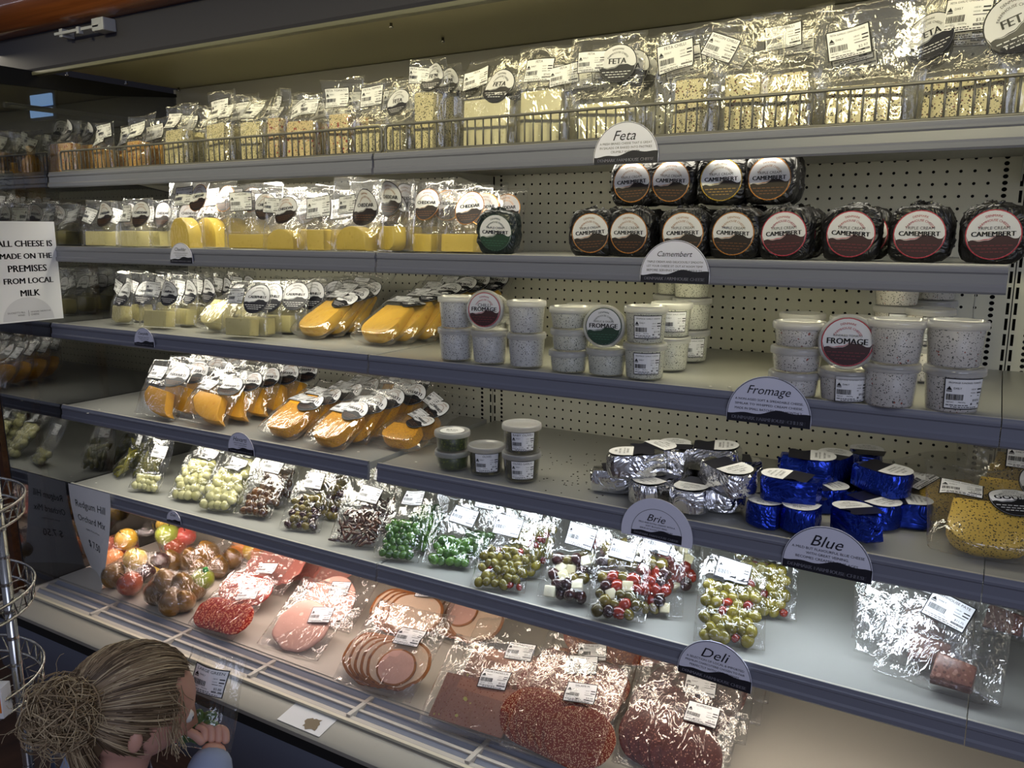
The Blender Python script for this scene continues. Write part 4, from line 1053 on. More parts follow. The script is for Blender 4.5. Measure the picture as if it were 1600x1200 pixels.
# --- foil wrapped wedges
SILVER = crumple('silver_foil', (236, 236, 238), .2, 1, 15, .7)
BLUEF = crumple('blue_foil', (30, 56, 165), .22, .8, 15, .7)
def wedge_mesh(m_, seed, L=.118, Wd=.074, H=.046):
    rnd = random.Random(seed); bm = bmesh.new(); out = []
    n = 9
    for k in range(n + 1):                      # rounded rind end
        a = R_(-62 + 124 * k / n); out.append((L * .5 - .030 + .030 * math.cos(a) , Wd * .5 * math.sin(a) / math.sin(R_(62))))
    out += [(-L * .1, Wd * .44), (-L * .5, Wd * .20), (-L * .5, -Wd * .20), (-L * .1, -Wd * .44)]
    res = []
    lv = [(.90, 0), (.99, .004), (1.0, H * .4), (.98, H * .85), (.92, H)]
    # refine the outline
    ref = []
    for i in range(len(out)):
        a, b = out[i], out[(i + 1) % len(out)]; m = max(1, int(math.dist(a, b) / .008))
        ref += [(a[0] + (b[0] - a[0]) * t / m, a[1] + (b[1] - a[1]) * t / m) for t in range(m)]
    for s_, z in lv:
        ring = []
        for x, y in ref:
            q = Vector((x * 40, y * 40, z * 40 + seed * 5)); e = .0035 * noise.noise(q) * (1 if 0 < z else .3)
            ring.append(bm.verts.new((x * s_ + e, y * s_ + e * .8, z + .0025 * noise.noise(q * 1.3) * (z > .01))))
        res.append(ring)
    N_ = len(ref)
    for A, B in zip(res, res[1:]):
        for k in range(N_): bm.faces.new((A[k], A[(k + 1) % N_], B[(k + 1) % N_], B[k]))
    bm.faces.new(res[0][::-1])
    ct = bm.verts.new((0, 0, H + .001))
    for k in range(N_): bm.faces.new((res[-1][k], res[-1][(k + 1) % N_], ct))
    for k in range(3):                           # folded foil ears at the narrow end
        y = rnd.uniform(-Wd * .2, Wd * .2); z = rnd.uniform(.008, H * .9)
        q = [bm.verts.new(p) for p in ((-L * .49, y - .01, z), (-L * .49, y + .01, z + .004), (-L * .53, y + .006, z + rnd.uniform(0, .012)), (-L * .525, y - .009, z + rnd.uniform(-.004, .008)))]
        bm.faces.new(q)
    for f in bm.faces: f.smooth = True
    me = from_bm('foil', bm, m_); me.set_sharp_from_angle(angle=R_(38)); return me
def wedge_label(title, sub):
    p = Print(); n = 14
    xs = [-.044 + .040 * k / n for k in range(n + 1)]
    wv = lambda x: .026 + .006 * 0
    # white half with a rounded end at the rind side and a dark half with a sloped hill edge
    ws = [.004 + .040 * k / n for k in range(n + 1)]
    half = lambda x: .027 * math.sqrt(max(0, 1 - max(0, (x - .018) / .0265) ** 2))
    p.strip(ws, lambda x: -half(x), half, PAPER, 0, 4)
    p.strip([-.030 + .034 * k / 8 for k in range(9)], lambda x: -.024 + .0 * x + .006 * (x + .03) / .034 * -1, lambda x: .022 + .004 * math.sin(x * 200), NAVY, 0, 3)
    q = Print(); 
    q.text('DENMARK', 0, .009, .026, .004, INK, 1); q.text('FARMHOUSE CHEESE', 0, .0035, .034, .004, INK, 1); q.text(title, 0, -.004, .03, .0055, INK, 1); q.text(sub, 0, -.0105, .024, .004, INK, 1)
    b = len(p.v); p.v += [(.022 - y * -1 * -1, x, l) for x, y, l in q.v]
    for f, m in zip(q.f, q.m): p.f.append(tuple(i + b for i in f)); p.m.append(p.mi(INK))
    return p
WL = {'brie': wedge_label('TRIPLE CREAM', 'BRIE').mesh('top_label', lambda x, y, l: (x * 1.22, y * 1.22, .0488 + l * LAY)), 'blue': wedge_label('TRIPLE CREAM', 'BLUE').mesh('top_label', lambda x, y, l: (x * 1.2, y * 1.2, .0488 + l * LAY))}
WM = {'brie': [wedge_mesh(SILVER, s) for s in range(4)], 'blue': [wedge_mesh(BLUEF, s + 10, .105, .064, .046) for s in range(4)]}
SIDEP = mat('side_label', (225, 225, 228), .5)
def foil_wedge(kind, x, y, z, yaw, label, seed, tx=0, ty=0):
    t = thing(f'{kind}_wedge', label, 'cheese wedge', (x, y, z), (R_(tx), R_(ty), R_(yaw)), f'foil wrapped {kind} wedges')
    link('foil', WM[kind][seed % 4], t); link('top_label', WL[kind], t)
    return t
def pile(kind, data):
    for s, (u, v, lay, yaw, tx, ty, lb) in enumerate(data):
        h = .047; z = ZS[3] + lay * h + (.004 if tx or ty else 0)
        P = at(u, v, z + .04)
        foil_wedge(kind, P.x - .012, max(P.y + .024, YS[3] + .072), z, yaw, lb, s, tx, ty)
pile('brie', [(1000, 735, 0, 70, 4, 0, 'silver foil brie wedge, lower left of the pile'), (1016, 768, 0, 245, 0, 2, 'silver foil brie wedge at the front left, label facing forward'),
 (1078, 780, 0, 262, 2, 0, 'silver foil brie wedge at the front middle above the half round sign'), (1132, 765, 0, 300, 0, 0, 'silver foil brie wedge at the front right of the pile'),
 (1056, 733, 0, 90, 0, 0, 'silver foil brie wedge in the middle of the pile, base layer'), (1118, 735, 0, 120, 0, 0, 'silver foil brie wedge at the right back of the base layer'),
 (990, 721, 1, 200, 0, 3, 'silver foil brie wedge on top of the left side'), (1020, 708, 1, 60, 3, 0, 'silver foil brie wedge on top, label towards the back left'),
 (1058, 706, 1, 110, 0, 0, 'silver foil brie wedge at the top back, middle of the pile'), (1118, 706, 1, 15, 3, -3, 'silver foil brie wedge topmost on the right'), (1136, 742, 1, 330, 3, 3, 'silver foil brie wedge leaning at the right of the top layer'), (1150, 726, 0, 200, 0, 0, 'silver foil brie wedge at the far right of the base layer'), (970, 742, 0, 30, 0, 0, 'silver foil brie wedge at the far left of the base layer')])
pile('blue', [(1208, 797, 0, 250, 0, 0, 'blue foil wedge at the front left corner'), (1262, 800, 0, 262, 0, 2, 'blue foil wedge at the front, second from the left'),
 (1248, 770, 0, 185, 0, 0, 'blue foil wedge in the left group, middle of the base layer'), (1290, 772, 0, 40, 0, 0, 'blue foil wedge in the left group, base layer towards the right'),
 (1346, 820, 0, 130, 0, 4, 'blue foil wedge nearest the front, beside the half round sign'), (1372, 792, 0, 330, 0, 0, 'blue foil wedge in the right group, front'),
 (1418, 793, 0, 15, 0, 0, 'blue foil wedge in the right group, far right'), (1312, 745, 0, 80, 0, 0, 'blue foil wedge at the back of the left group'), (1368, 752, 0, 90, 0, 0, 'blue foil wedge at the back of the right group'),
 (1232, 768, 1, 175, 0, 0, 'blue foil wedge on the second layer of the left group'), (1268, 722, 1, 10, 3, 0, 'blue foil wedge topmost on the left, broad side forward'),
 (1306, 722, 1, 80, 0, 0, 'blue foil wedge on the upper layer between both groups'), (1362, 716, 1, 100, 0, 0, 'blue foil wedge on the upper layer at the back right'), (1388, 742, 1, 340, 2, 2, 'blue foil wedge topmost on the right, broad side forward')])
# --- gouda with pepper at the far right
def rnd_gou(r=.038): return round_print('gouda', r, ['SCOTSDALE', 'GOUDA'], PAPER, INK)
GP = 'SCOTSDALE GREEN PEPPER'
for i, (u, v, dy, yaw, tilt, lb, labs) in enumerate((
   (1545, 884, .0, 8, -58, 'pepper flecked yellow gouda slice in a clear bag at the front right', [prc(GP, -.038, .128, -8, '$9.79', 1.1), ('round_label', rnd_gou(.04), .040, .108, 4)]),
   (1505, 830, .0, 30, -70, 'gouda bag lying behind at the left with a tilted price label', [prc(GP, -.05, .10, 34, '$9.55', 1.15)]),
   (1580, 858, .02, 4, -40, 'gouda bag standing second in the right row', [prc(GP, .02, .150, -4, '$9.20', 1.1), ('round_label', rnd_gou(.04), .045, .10, 4)]),
   (1590, 840, .05, 2, -28, 'gouda bag standing third in the right row', [prc(GP, -.0, .165, -4, '$8.95', 1.1)]),
   (1600, 822, .09, 0, -20, 'gouda bag at the back of the right row', [prc(GP, -.03, .18, -4, '$9.02', 1.1), ('round_label', rnd_gou(.038), -.07, .14, 10)]))):
    k = poly_kind(tongue(0, .125, .10, 2.6), .034, GOUDA, .185, .21, labs, 140 + i, lean=.03, zl=.11, bev=.006)
    P = at(u, v, ZS[3]); put_bag(k, 'gouda_bag', lb, 'bag of gouda', (P.x, P.y + .015 + dy, ZS[3]), yaw=yaw, tilt=tilt, group='gouda bags on the right of the fourth shelf')
# crumbs and flakes
bm = bmesh.new(); random.seed(3)
for k in range(90):
    P = at(random.gauss(900, 50), random.gauss(735, 25), ZS[3] - .003); s_ = random.uniform(.0006, .0018)
    if P.y < YS[3] + .01 or P.y > .45: continue
    bm_box(bm, P.x - s_, P.x + s_, P.y - s_, P.y + s_ * .6, ZS[3] - .0034, ZS[3] - .0024)
tag(link('pepper_crumbs', from_bm('pepper_crumbs', bm, mat('crumbs', (60, 52, 40), .7))), 'dark pepper crumbs scattered on the empty fourth shelf beside the brie', 'crumbs', kind='stuff')
fk = box('flake', -.003, .003, -.0025, .0025, 0, .001, mat('flakes', (235, 232, 222), .5), .0004, 1)
for (u, v, z) in ((155, 640, 3), (137, 646, 3), (150, 755, 4), (560, 543, 2), (1110, 604, 2), (1140, 605, 2), (1128, 611, 2), (985, 597, 2), (560, 706, 3), (650, 722, 3)):
    P = at(u, v, ZS[z] - .0033); tag(link('cheese_flake', fk, None, P, (0, 0, u)), 'tiny white cheese flake lying on the bare front of a shelf', 'crumb', 'cheese flakes on the shelf fronts')
# ================================================================== SHELF 5 : VACUUM PACKED DELI
_sph = None
def ball():
    global _sph
    if _sph is None:
        bm = bmesh.new(); bmesh.ops.create_icosphere(bm, subdivisions=2, radius=1)
        for f in bm.faces: f.smooth = True
        _sph = bm
    return _sph.copy()
_bm_cache = {}
def piece(name, m_, shape='ball', seed=0):
    k = (name, m_.name, shape, seed)
    if k in _bm_cache: return _bm_cache[k]
    if shape == 'cube':
        bm = bmesh.new(); bm_box(bm, -1, 1, -1, 1, -1, 1, .2, 2)
        for f in bm.faces: f.smooth = True
    elif shape == 'olive':
        bm = ball()
        for v in bm.verts:
            if v.co.z > .93: v.co.z -= .22
    elif shape == 'pod':
        bm = ball()
        for v in bm.verts: v.co.x += .25 * v.co.z ** 2; v.co.x *= 1 - .25 * max(0, v.co.z); v.co.y *= 1 - .25 * max(0, v.co.z)
    else:
        bm = ball()
        for v in bm.verts: v.co *= 1 + .22 * noise.noise(v.co * 1.6 + Vector((seed * 7, 0, 0)))
    _bm_cache[k] = from_bm(name, bm, m_, True); return _bm_cache[k]
def pack(cx, z0, w_, h_, r, rnd, fill=1.0):
    pts = []; row = 0; z = z0 + r
    while z < z0 + h_ - r * .5:
        x = cx - w_ / 2 + r * (1 if row % 2 == 0 else 1.9)
        while x < cx + w_ / 2 - r * .6:
            if rnd.random() < fill: pts.append((x + rnd.uniform(-.18, .18) * r, z + rnd.uniform(-.18, .18) * r))
            x += 1.72 * r
        z += 1.48 * r; row += 1
    return pts
def deli_kind(seed, w_, h_, bw, bh, r, recipe, labels, cx=0, lean=0, flat=.8, fall=.03):
    """recipe: [(weight, part, mesh, (sx, sy, sz), spin)]"""
    rnd = random.Random(seed); lumps = []; cont = []; bw *= 1.1; bh *= 1.14; w_ *= 1.06
    tot = sum(q[0] for q in recipe)
    for x, z in pack(cx, .004, bw, bh, r, rnd):
        pick = rnd.uniform(0, tot); 
        for q in recipe:
            pick -= q[0]
            if pick <= 0: break
        _, pn, me, sc, spin = q; s_ = rnd.uniform(.95, 1.22)
        y = rnd.uniform(-.45, .45) * r
        cont.append((pn, me, (x, y, z), (rnd.uniform(-.4, .4), rnd.uniform(-spin, spin), rnd.uniform(-.5, .5) if spin > 1 else 0), (r * sc[0] * s_, r * sc[1] * s_, r * sc[2] * s_)))
        lumps.append((x, z, r * max(sc[0], sc[2]) * s_, r * sc[1] * s_ + abs(y)))
    return bag_kind(w_, h_, [rectp(cx, bw - r, bh - r, .004)], r * 1.2, cont, labels, lean, bh, seed, FILM_TIGHT, lumps, fall, .0016)
OL = lambda m_, n='olive': (1, n, piece(n, m_, 'olive'), (.95, .9, 1.15), 1.5)
rec_green = [OL(OLG)]
rec_yel = [OL(OLY), (.12, 'chilli_piece', piece('chilli_piece', TOM, 'lump'), (.7, .6, .8), 1.5)]
rec_brown = [OL(OLB)]
rec_mix = [OL(OLM), (.6, 'dark_olive', piece('dark_olive', OLD, 'olive'), (.95, .9, 1.15), 1.5)]
rec_oni = [(1, 'onion', piece('onion', ONI, 'lump'), (1.05, .9, 1.1), .6), (.8, 'onion', piece('onion', ONI, 'lump', 1), (1.1, .85, 1.0), .6)]
rec_feta = [(1, 'olive', piece('olive', OLM, 'olive'), (.95, .9, 1.15), 1.5), (.6, 'dark_olive', piece('dark_olive', OLD, 'olive'), (1, .9, 1.2), 1.5), (.45, 'feta_cube', piece('feta_cube', CUBE, 'cube'), (.85, .7, .8), .6), (.9, 'dried_tomato', piece('dried_tomato', TOM, 'lump', 2), (1.25, .8, 1.05), 1.5)]
rec_dark = [(1, 'dark_olive', piece('dark_olive', OLD, 'olive'), (.95, .9, 1.15), 1.5), (.5, 'olive', piece('olive', OLM, 'olive'), (.95, .9, 1.15), 1.5), (.5, 'feta_cube', piece('feta_cube', CUBE, 'cube'), (.8, .7, .8), .6)]
rec_pick = [(1, 'pepper', piece('pepper', PICK, 'pod'), (.75, .75, 2.3), .9)]
rec_sliv = [(1, 'sliver', piece('sliver', SLIV, 'lump', 3), (.55, .5, 2.0), 2.5), (.8, 'sliver', piece('sliver', SLIV, 'lump', 4), (.5, .5, 1.6), 2.5)]
LG = 'LARGE GREEN OLIVES'; FO = 'FETA OLIVE MIX'
deli = [ # u, v, yaw, tilt, lift, kind args, name, category, label
 (178, 745, -24, -42, 0, (1, .09, .15, .062, .07, .010, rec_pick, [prc('PEPPERS', .0, .125, 6, '$4.10', .7)]), 'pepper_pack', 'clear pack of green pickled peppers at the far left end of the lowest shelf'),
 (208, 735, 20, -28, 0, (2, .09, .16, .06, .08, .011, rec_pick, [prc('PEPPERS', .0, .13, 4, '$4.10', .7)]), 'pepper_pack', 'second pack of green pickled peppers, standing behind the leftmost'),
 (218, 771, 12, -38, 0, (3, .11, .175, .08, .05, .010, rec_oni, [prc('PICKLED ONIONS', .006, .13, -4, '$4.35', .9)]), 'onion_pack', 'pack with a few pale onions below pickled peppers beside the front rail'),
 (222, 748, 12, -38, .0, (4, .10, .14, .075, .055, .010, rec_pick, []), 'pepper_pack', 'small pack of pickled peppers resting above the pale onions'),
 (283, 786, 14, -44, 0, (5, .12, .205, .098, .125, .0140, rec_oni, [prc('PICKLED ONIONS', .02, .15, -14, '$4.81', .9)]), 'onion_pack', 'bulging pack of white pickled onions, left of the onion group'),
 (330, 803, 12, -44, 0, (6, .125, .205, .100, .125, .0140, rec_oni, [prc('PICKLED ONIONS', .012, .145, -8, '$4.72', .95)]), 'onion_pack', 'bulging pack of white pickled onions nearest the front rail'),
 (352, 790, 6, -30, 0, (7, .12, .21, .09, .12, .0140, rec_oni, [prc('PICKLED ONIONS', .012, .16, -6, '$4.66', .9)]), 'onion_pack', 'pack of white pickled onions standing behind the front one'),
 (388, 812, 10, -42, 0, (8, .12, .20, .082, .075, .0125, rec_brown, [prc('STUFFED OLIVES', .004, .155, -4, '$5.08', .95)]), 'olive_pack', 'pack of brown olives right of the onions'),
 (412, 795, 8, -28, 0, (9, .12, .20, .08, .085, .0125, rec_brown, [prc('STUFFED OLIVES', .0, .155, 0, '$5.16', .9)]), 'olive_pack', 'pack of brown olives standing behind the first brown pack'),
 (430, 783, 6, -18, 0, (10, .12, .20, .08, .09, .012, rec_brown, [prc('STUFFED OLIVES', .0, .16, 0, '$5.30', .9)]), 'olive_pack', 'pack of brown olives at the back of its row'),
 (462, 833, 12, -40, 0, (11, .12, .205, .088, .088, .0105, rec_mix, [prc('GREEK OLIVES', -.002, .142, -4, '$5.61', 1.0)]), 'olive_pack', 'pack of mixed green and purple olives nearest the front rail'),
 (500, 815, 10, -28, 0, (12, .12, .205, .085, .09, .0105, rec_mix, [prc('GREEK OLIVES', .0, .15, -6, '$5.44', .95)]), 'olive_pack', 'pack of mixed olives standing behind the front mixed pack'),
 (515, 795, 6, -18, 0, (13, .12, .205, .085, .09, .0105, rec_mix, [prc('GREEK OLIVES', .0, .15, 0, '$5.50', .9)]), 'olive_pack', 'pack of mixed olives at the back of its row'),
 (545, 858, 16, -46, 0, (14, .125, .205, .105, .085, .0078, rec_sliv, [prc('SUNDRIED OLIVES', .005, .145, -8, '$4.90', 1.0)]), 'dried_pack', 'pack of dark dried slivers at the shelf joint'),
 (575, 838, 12, -32, 0, (15, .12, .205, .095, .08, .0085, rec_sliv, [prc('SUNDRIED OLIVES', .005, .16, -8, '$4.90', .95)]), 'dried_pack', 'pack of dark dried slivers standing behind the front one'),
 (612, 880, 14, -42, 0, (16, .115, .215, .085, .085, .0105, rec_green, [prc(LG, .002, .168, 0, '$5.88', .95)]), 'olive_pack', 'pack of bright green olives just right of the shelf joint'),
 (648, 868, 12, -30, 0, (17, .11, .21, .07, .085, .0115, rec_green, [prc(LG, -.012, .175, 0, '$5.96', .9)]), 'olive_pack', 'pack of green olives standing behind the first green pack'),
 (665, 850, 8, -20, 0, (18, .11, .21, .07, .085, .0115, rec_green, [prc(LG, .0, .16, 0, '$5.96', .85)]), 'olive_pack', 'pack of green olives at the back of the first green row'),
 (697, 892, 16, -50, 0, (19, .135, .19, .095, .072, .0115, rec_green, [prc(LG, .006, .135, -10, '$6.02', 1.05)]), 'olive_pack', 'pack of bright green olives lying flat before the yellow olives'),
 (735, 880, 12, -32, 0, (20, .12, .20, .08, .06, .011, rec_green, [prc(LG, .006, .15, -6, '$6.02', .9)]), 'olive_pack', 'pack of green olives standing behind the flat green pack'),
 (772, 928, 14, -44, 0, (21, .12, .215, .098, .092, .0105, rec_yel, [prc('GREEN OLIVES', -.006, .152, -6, '$6.35', 1.05)]), 'olive_pack', 'pack of yellow green olives with price label, front of its row'),
 (812, 908, 12, -30, 0, (22, .115, .21, .08, .09, .0105, rec_yel, [prc('GREEN OLIVES', .0, .158, -6, '$6.28', .9)]), 'olive_pack', 'pack of yellow green olives standing second in its row'),
 (832, 888, 8, -20, 0, (23, .115, .21, .08, .09, .0105, rec_yel, [prc('GREEN OLIVES', .0, .158, 0, '$6.28', .9)]), 'olive_pack', 'pack of yellow green olives at the back of its row'),
 (878, 948, 12, -42, 0, (24, .12, .21, .082, .088, .0125, rec_dark, [prc(FO, .012, .145, -10, '$7.15', 1.05)]), 'olive_pack', 'pack of dark olives with feta cubes, left of the feta mix'),
 (958, 978, 16, -44, 0, (25, .115, .20, .092, .095, .0125, rec_feta, [prc(FO, .0, .15, -8, '$7.04', .9)]), 'olive_pack', 'pack of feta, tomato and olive mix nearest the front rail'),
 (1018, 968, 20, -34, 0, (26, .115, .21, .06, .10, .0125, rec_feta, [prc(FO, .002, .155, -14, '$7.22', 1.0)]), 'olive_pack', 'narrow pack of feta and olive mix right of the front one'),
 (965, 945, 10, -58, .062, (27, .12, .17, .10, .07, .0125, rec_feta, [prc(FO, .03, .11, -30, '$7.10', .9)]), 'olive_pack', 'red tomato rich feta mix pack lying on top of the others'),
 (1058, 932, 34, -34, 0, (28, .125, .21, .07, .09, .0125, rec_feta, [prc(FO, .0, .15, -24, '$7.31', 1.15)]), 'olive_pack', 'feta mix pack turned right with a large tilted price label'),
 (925, 915, 8, -22, 0, (29, .12, .21, .085, .09, .0125, rec_feta, [prc(FO, .0, .165, -6, '$7.18', 1.0)]), 'olive_pack', 'feta mix pack standing behind the pile'),
 (1035, 905, 8, -20, 0, (30, .12, .21, .085, .09, .0125, rec_feta, [prc(FO, .0, .165, -6, '$7.18', 1.0)]), 'olive_pack', 'feta mix pack at the back right of the pile'),
 (1135, 1018, 14, -46, 0, (31, .125, .215, .105, .115, .0115, rec_yel, [prc('CHILLI & GARLIC OLIVES', .0, .15, -10, '$6.70', 1.1)]), 'olive_pack', 'fat pack of chilli and garlic olives behind the half round deli sign'),
 (1190, 972, 14, -34, 0, (32, .125, .21, .09, .09, .0115, rec_yel, [prc('CHILLI & GARLIC OLIVES', .004, .14, -12, '$6.70', 1.05)]), 'olive_pack', 'pack of chilli and garlic olives standing behind the fat one'),
 (1180, 935, 10, -22, 0, (33, .125, .21, .09, .09, .0115, rec_yel, [prc('CHILLI & GARLIC OLIVES', .0, .165, -6, '$6.66', 1.05)]), 'olive_pack', 'pack of chilli and garlic olives at the back of its row'),
]
for (u, v, yaw, tilt, lift, args, nm, lb) in deli:
    k = deli_kind(200 + args[0], *args[1:])
    P = at(u, v, ZS[4]); put_bag(k, nm, lb, 'deli pack', (P.x, P.y + .012, ZS[4]), yaw=yaw, tilt=tilt, group='vacuum packed deli on the lowest shelf', lift=lift)
# pate packs
FP = 'FARMHOUSE PATE'
pol = [(-.01, .012), (.055, .012), (.058, .052), (-.004, .060)]
for i, (u, v, dy, yaw, tilt, labs, lb) in enumerate((
   (1478, 1100, 0, -4, -48, [prc(FP, .0, .145, -16, '$11.75', 1.2)], 'clear pack of brown farmhouse pate nearest the front rail'),
   (1440, 1075, .03, -2, -40, [prc(FP, .01, .165, -8, '$11.60', 1.15)], 'pate pack second in the row, label half covered'),
   (1430, 1062, .065, 0, -34, [prc(FP, -.005, .185, -4, '$11.52', 1.15)], 'pate pack third in the row'),
   (1422, 1040, .10, 4, -26, [prc(FP, -.05, .19, 0, '$11.44', 1.1)], 'pate pack at the back of the row'),
   (1560, 1040, .09, -8, -24, [], 'pate pack at the back right, near the shelf joint'))):
    me = slab_mesh('pate_slice', pol, .035, PATE, .004, seed=i, jitter=.001)
    k = bag_kind(.20, .23, [pol], .035, [('pate_slice', me)], labs, .02, .07, 300 + i, FILM_SOFT, None, .05, .004)
    P = at(u, v, ZS[4]); put_bag(k, 'pate_pack', lb, 'deli pack', (P.x - .02, P.y + .02 + dy, ZS[4]), yaw=yaw, tilt=tilt, group='pate packs on the lowest shelf')

# ================================================================== DECK : FRUIT BAGS AND SLICED MEATS
def fruit_mat(name, a, b_): return veg(name, a, b_, .3)
APR, APY, APG, ORG = fruit_mat('red_apple', (140, 24, 34), (190, 90, 50)), fruit_mat('yellow_apple', (216, 170, 40), (236, 200, 74)), fruit_mat('green_apple', (150, 176, 50), (196, 206, 90)), fruit_mat('orange_peel', (226, 128, 44), (240, 156, 70))
PEAR, PLUM, PINK_A = fruit_mat('brown_pear', (96, 70, 22), (146, 106, 38)), fruit_mat('dark_plum', (44, 26, 30), (84, 52, 50)), fruit_mat('pink_apple', (206, 70, 70), (230, 130, 96))
STEM = mat('fruit_stem', (70, 48, 26), .7)
def fruit_mesh(name, m_, kind):
    prof = []
    for k in range(15):
        a = PI * k / 14; r = math.sin(a); z = -math.cos(a)
        if kind == 'apple': z = z * .92 - (.22 * max(0, 1 - r * 2.6) * (1 if z > 0 else -.6)); r *= 1 + .06 * z
        if kind == 'pear': r *= 1 - .30 * max(0, z) - .05; z *= 1.12
        prof.append((max(0, r), z))
    bm = bmesh.new(); bm_lathe(bm, prof, 20); bmesh.ops.remove_doubles(bm, verts=list(bm.verts), dist=1e-4); return from_bm(name, bm, m_, True)
stem_me = None
bm = bmesh.new(); bm_tube(bm, [(0, 0, .62), (.05, 0, .9), (.14, .02, 1.15)], [.05, .04, .06], 5); stem_me = from_bm('stem', bm, STEM)
FR_ = {'red': ('apple', 'red apple', fruit_mesh('skin', APR, 'apple')), 'yellow': ('apple', 'yellow apple', fruit_mesh('skin', APY, 'apple')), 'green': ('apple', 'green apple', fruit_mesh('skin', APG, 'apple')), 'orange': ('orange', 'orange', fruit_mesh('skin', ORG, 'ball')),
       'pear': ('pear', 'brown pear', fruit_mesh('skin', PEAR, 'pear')), 'plum': ('plum', 'dark plum', fruit_mesh('skin', PLUM, 'ball')), 'pink': ('apple', 'pink apple', fruit_mesh('skin', PINK_A, 'apple'))}
FILM_FRUIT = film('stretched_film', haze=.02, scale=1.3, strength=.7, gain=2.4)
CLIP = mat('green_clip', (40, 140, 60), .4)
random.seed(55)
def fruit_bag(balls, label, bagdesc, neck=None, seed=0, clip=False):
    """balls: (kind, u, v, radius, height of centre, how it reads)"""
    pts = []
    for kd, u, v, r, zc, ds in balls:
        P = at(u, v, DECK + zc); nm, ct, me = FR_[kd]
        t = thing(nm, f'{ct} {ds}', nm, P, (random.uniform(-.6, .6), random.uniform(-.6, .6), random.uniform(0, 6)), f'fruit in the {bagdesc}')
        link('skin', me, t, None, None, (r, r, r)); 
        if nm != 'orange': link('stem', stem_me, t, None, None, (r, r, r))
        pts.append((P, r))
    # film: convex wrap of the fruit, relaxed
    bm = bmesh.new()
    for P, r in pts:
        for k in range(40):
            a = k * 2.39996; z = 1 - 2 * (k + .5) / 40; q = math.sqrt(1 - z * z)
            bm.verts.new(P + Vector((q * math.cos(a), q * math.sin(a), z)) * (r * 1.06))
    r_ = bmesh.ops.convex_hull(bm, input=list(bm.verts))
    bmesh.ops.delete(bm, geom=list({g for g in r_['geom_interior'] + r_['geom_unused'] if isinstance(g, bmesh.types.BMVert)}), context='VERTS')
    bmesh.ops.triangulate(bm, faces=list(bm.faces))
    for _ in range(2): bmesh.ops.subdivide_edges(bm, edges=[e for e in bm.edges if e.calc_length() > .012], cuts=1, use_grid_fill=True)
    bmesh.ops.triangulate(bm, faces=list(bm.faces))
    for _ in range(3):                      # pull the film in between the fruit
        mv = {}
        for v in bm.verts:
            d = min(((v.co - P).length - r, i) for i, (P, r) in enumerate(pts)); c = pts[d[1]][0]
            if d[0] > .0025: mv[v] = v.co + (c - v.co).normalized() * min(.006, d[0] * .35)
        for v, c in mv.items(): v.co = c
    for v in bm.verts:
        v.co += (v.normal if v.normal.length else Vector((0, 0, 1))) * (.0018 * noise.noise(v.co * 90))
        v.co.z = max(v.co.z, DECK + .0008)
    cen = sum((p for p, r in pts), Vector()) / len(pts)
    t = thing('fruit_bag', label, 'bag of fruit', (cen.x, cen.y, DECK), group='fruit bags on the deck')
    bmesh.ops.translate(bm, verts=list(bm.verts), vec=-t.location)
    for f in bm.faces: f.smooth = True
    link('bag_film', from_bm('bag_film', bm, FILM_FRUIT), t)
    if neck:
        P = at(neck[0], neck[1], DECK + neck[2]) - t.location; bm = bmesh.new(); d = (P - (cen - t.location)); d.z = abs(d.z) * .4; d.normalize()
        n = 18; rings = []
        for j, (s_, rr) in enumerate(((-.04, .034), (-.018, .018), (0, .008), (.014, .016), (.032, .030), (.045, .036))):
            ring = []; side = d.cross(Vector((0, 0, 1))).normalized(); up = side.cross(d)
            for k in range(n):
                a = 2 * PI * k / n; q = rr * (1 + .35 * math.sin(3 * a + j) * (j > 2)); ring.append(bm.verts.new(P + d * (s_ + .006 * math.sin(5 * a) * (j > 3)) + (side * math.cos(a) + up * math.sin(a) * .6) * q))
            rings.append(ring)
        for A, B in zip(rings, rings[1:]):
            for k in range(n): f = bm.faces.new((A[k], A[(k + 1) % n], B[(k + 1) % n], B[k])); f.smooth = True
        link('gathered_neck', from_bm('gathered_neck', bm, FILM_SOFT), t)
        if clip: link('clip', box('clip', P.x - .005, P.x + .005, P.y - .009, P.y + .005, P.z - .006, P.z + .007, CLIP, .001), t)
    return t
fruit_bag([('pear', 178, 898, .037, .04, 'at the lower left of the front mixed bag'), ('red', 203, 912, .038, .04, 'low in the front mixed bag'), ('yellow', 211, 874, .036, .075, 'topmost in the front mixed bag'),
           ('plum', 228, 896, .030, .05, 'right of the red apple in the front mixed bag'), ('yellow', 240, 893, .030, .035, 'at the right end of the front mixed bag'), ('plum', 250, 878, .030, .06, 'at the top right of the front mixed bag')],
          'clear bag of apples, pears and plums nearest the grille', 'front mixed bag', None, 1)
fruit_bag([('pink', 168, 855, .036, .05, 'behind the paper sign in the rear mixed bag'), ('orange', 177, 875, .036, .038, 'low in the rear mixed bag'), ('yellow', 197, 843, .037, .085, 'topmost in the rear mixed bag'), ('red', 200, 858, .034, .045, 'in the middle of the rear mixed bag')],
          'clear bag of oranges and apples right behind the paper sign', 'rear mixed bag', None, 2)
fruit_bag([('green', 262, 836, .040, .085, 'top left of the back apple bag'), ('yellow', 260, 820, .034, .10, 'at the very back of the back apple bag'), ('pink', 290, 838, .035, .075, 'at the right of the back apple bag'), ('red', 274, 852, .038, .05, 'in front of the back apple bag'), ('pear', 268, 876, .034, .035, 'at the bottom of the back apple bag')],
          'clear bag of green and red apples at the back', 'back apple bag', (244, 832, .09), 3)
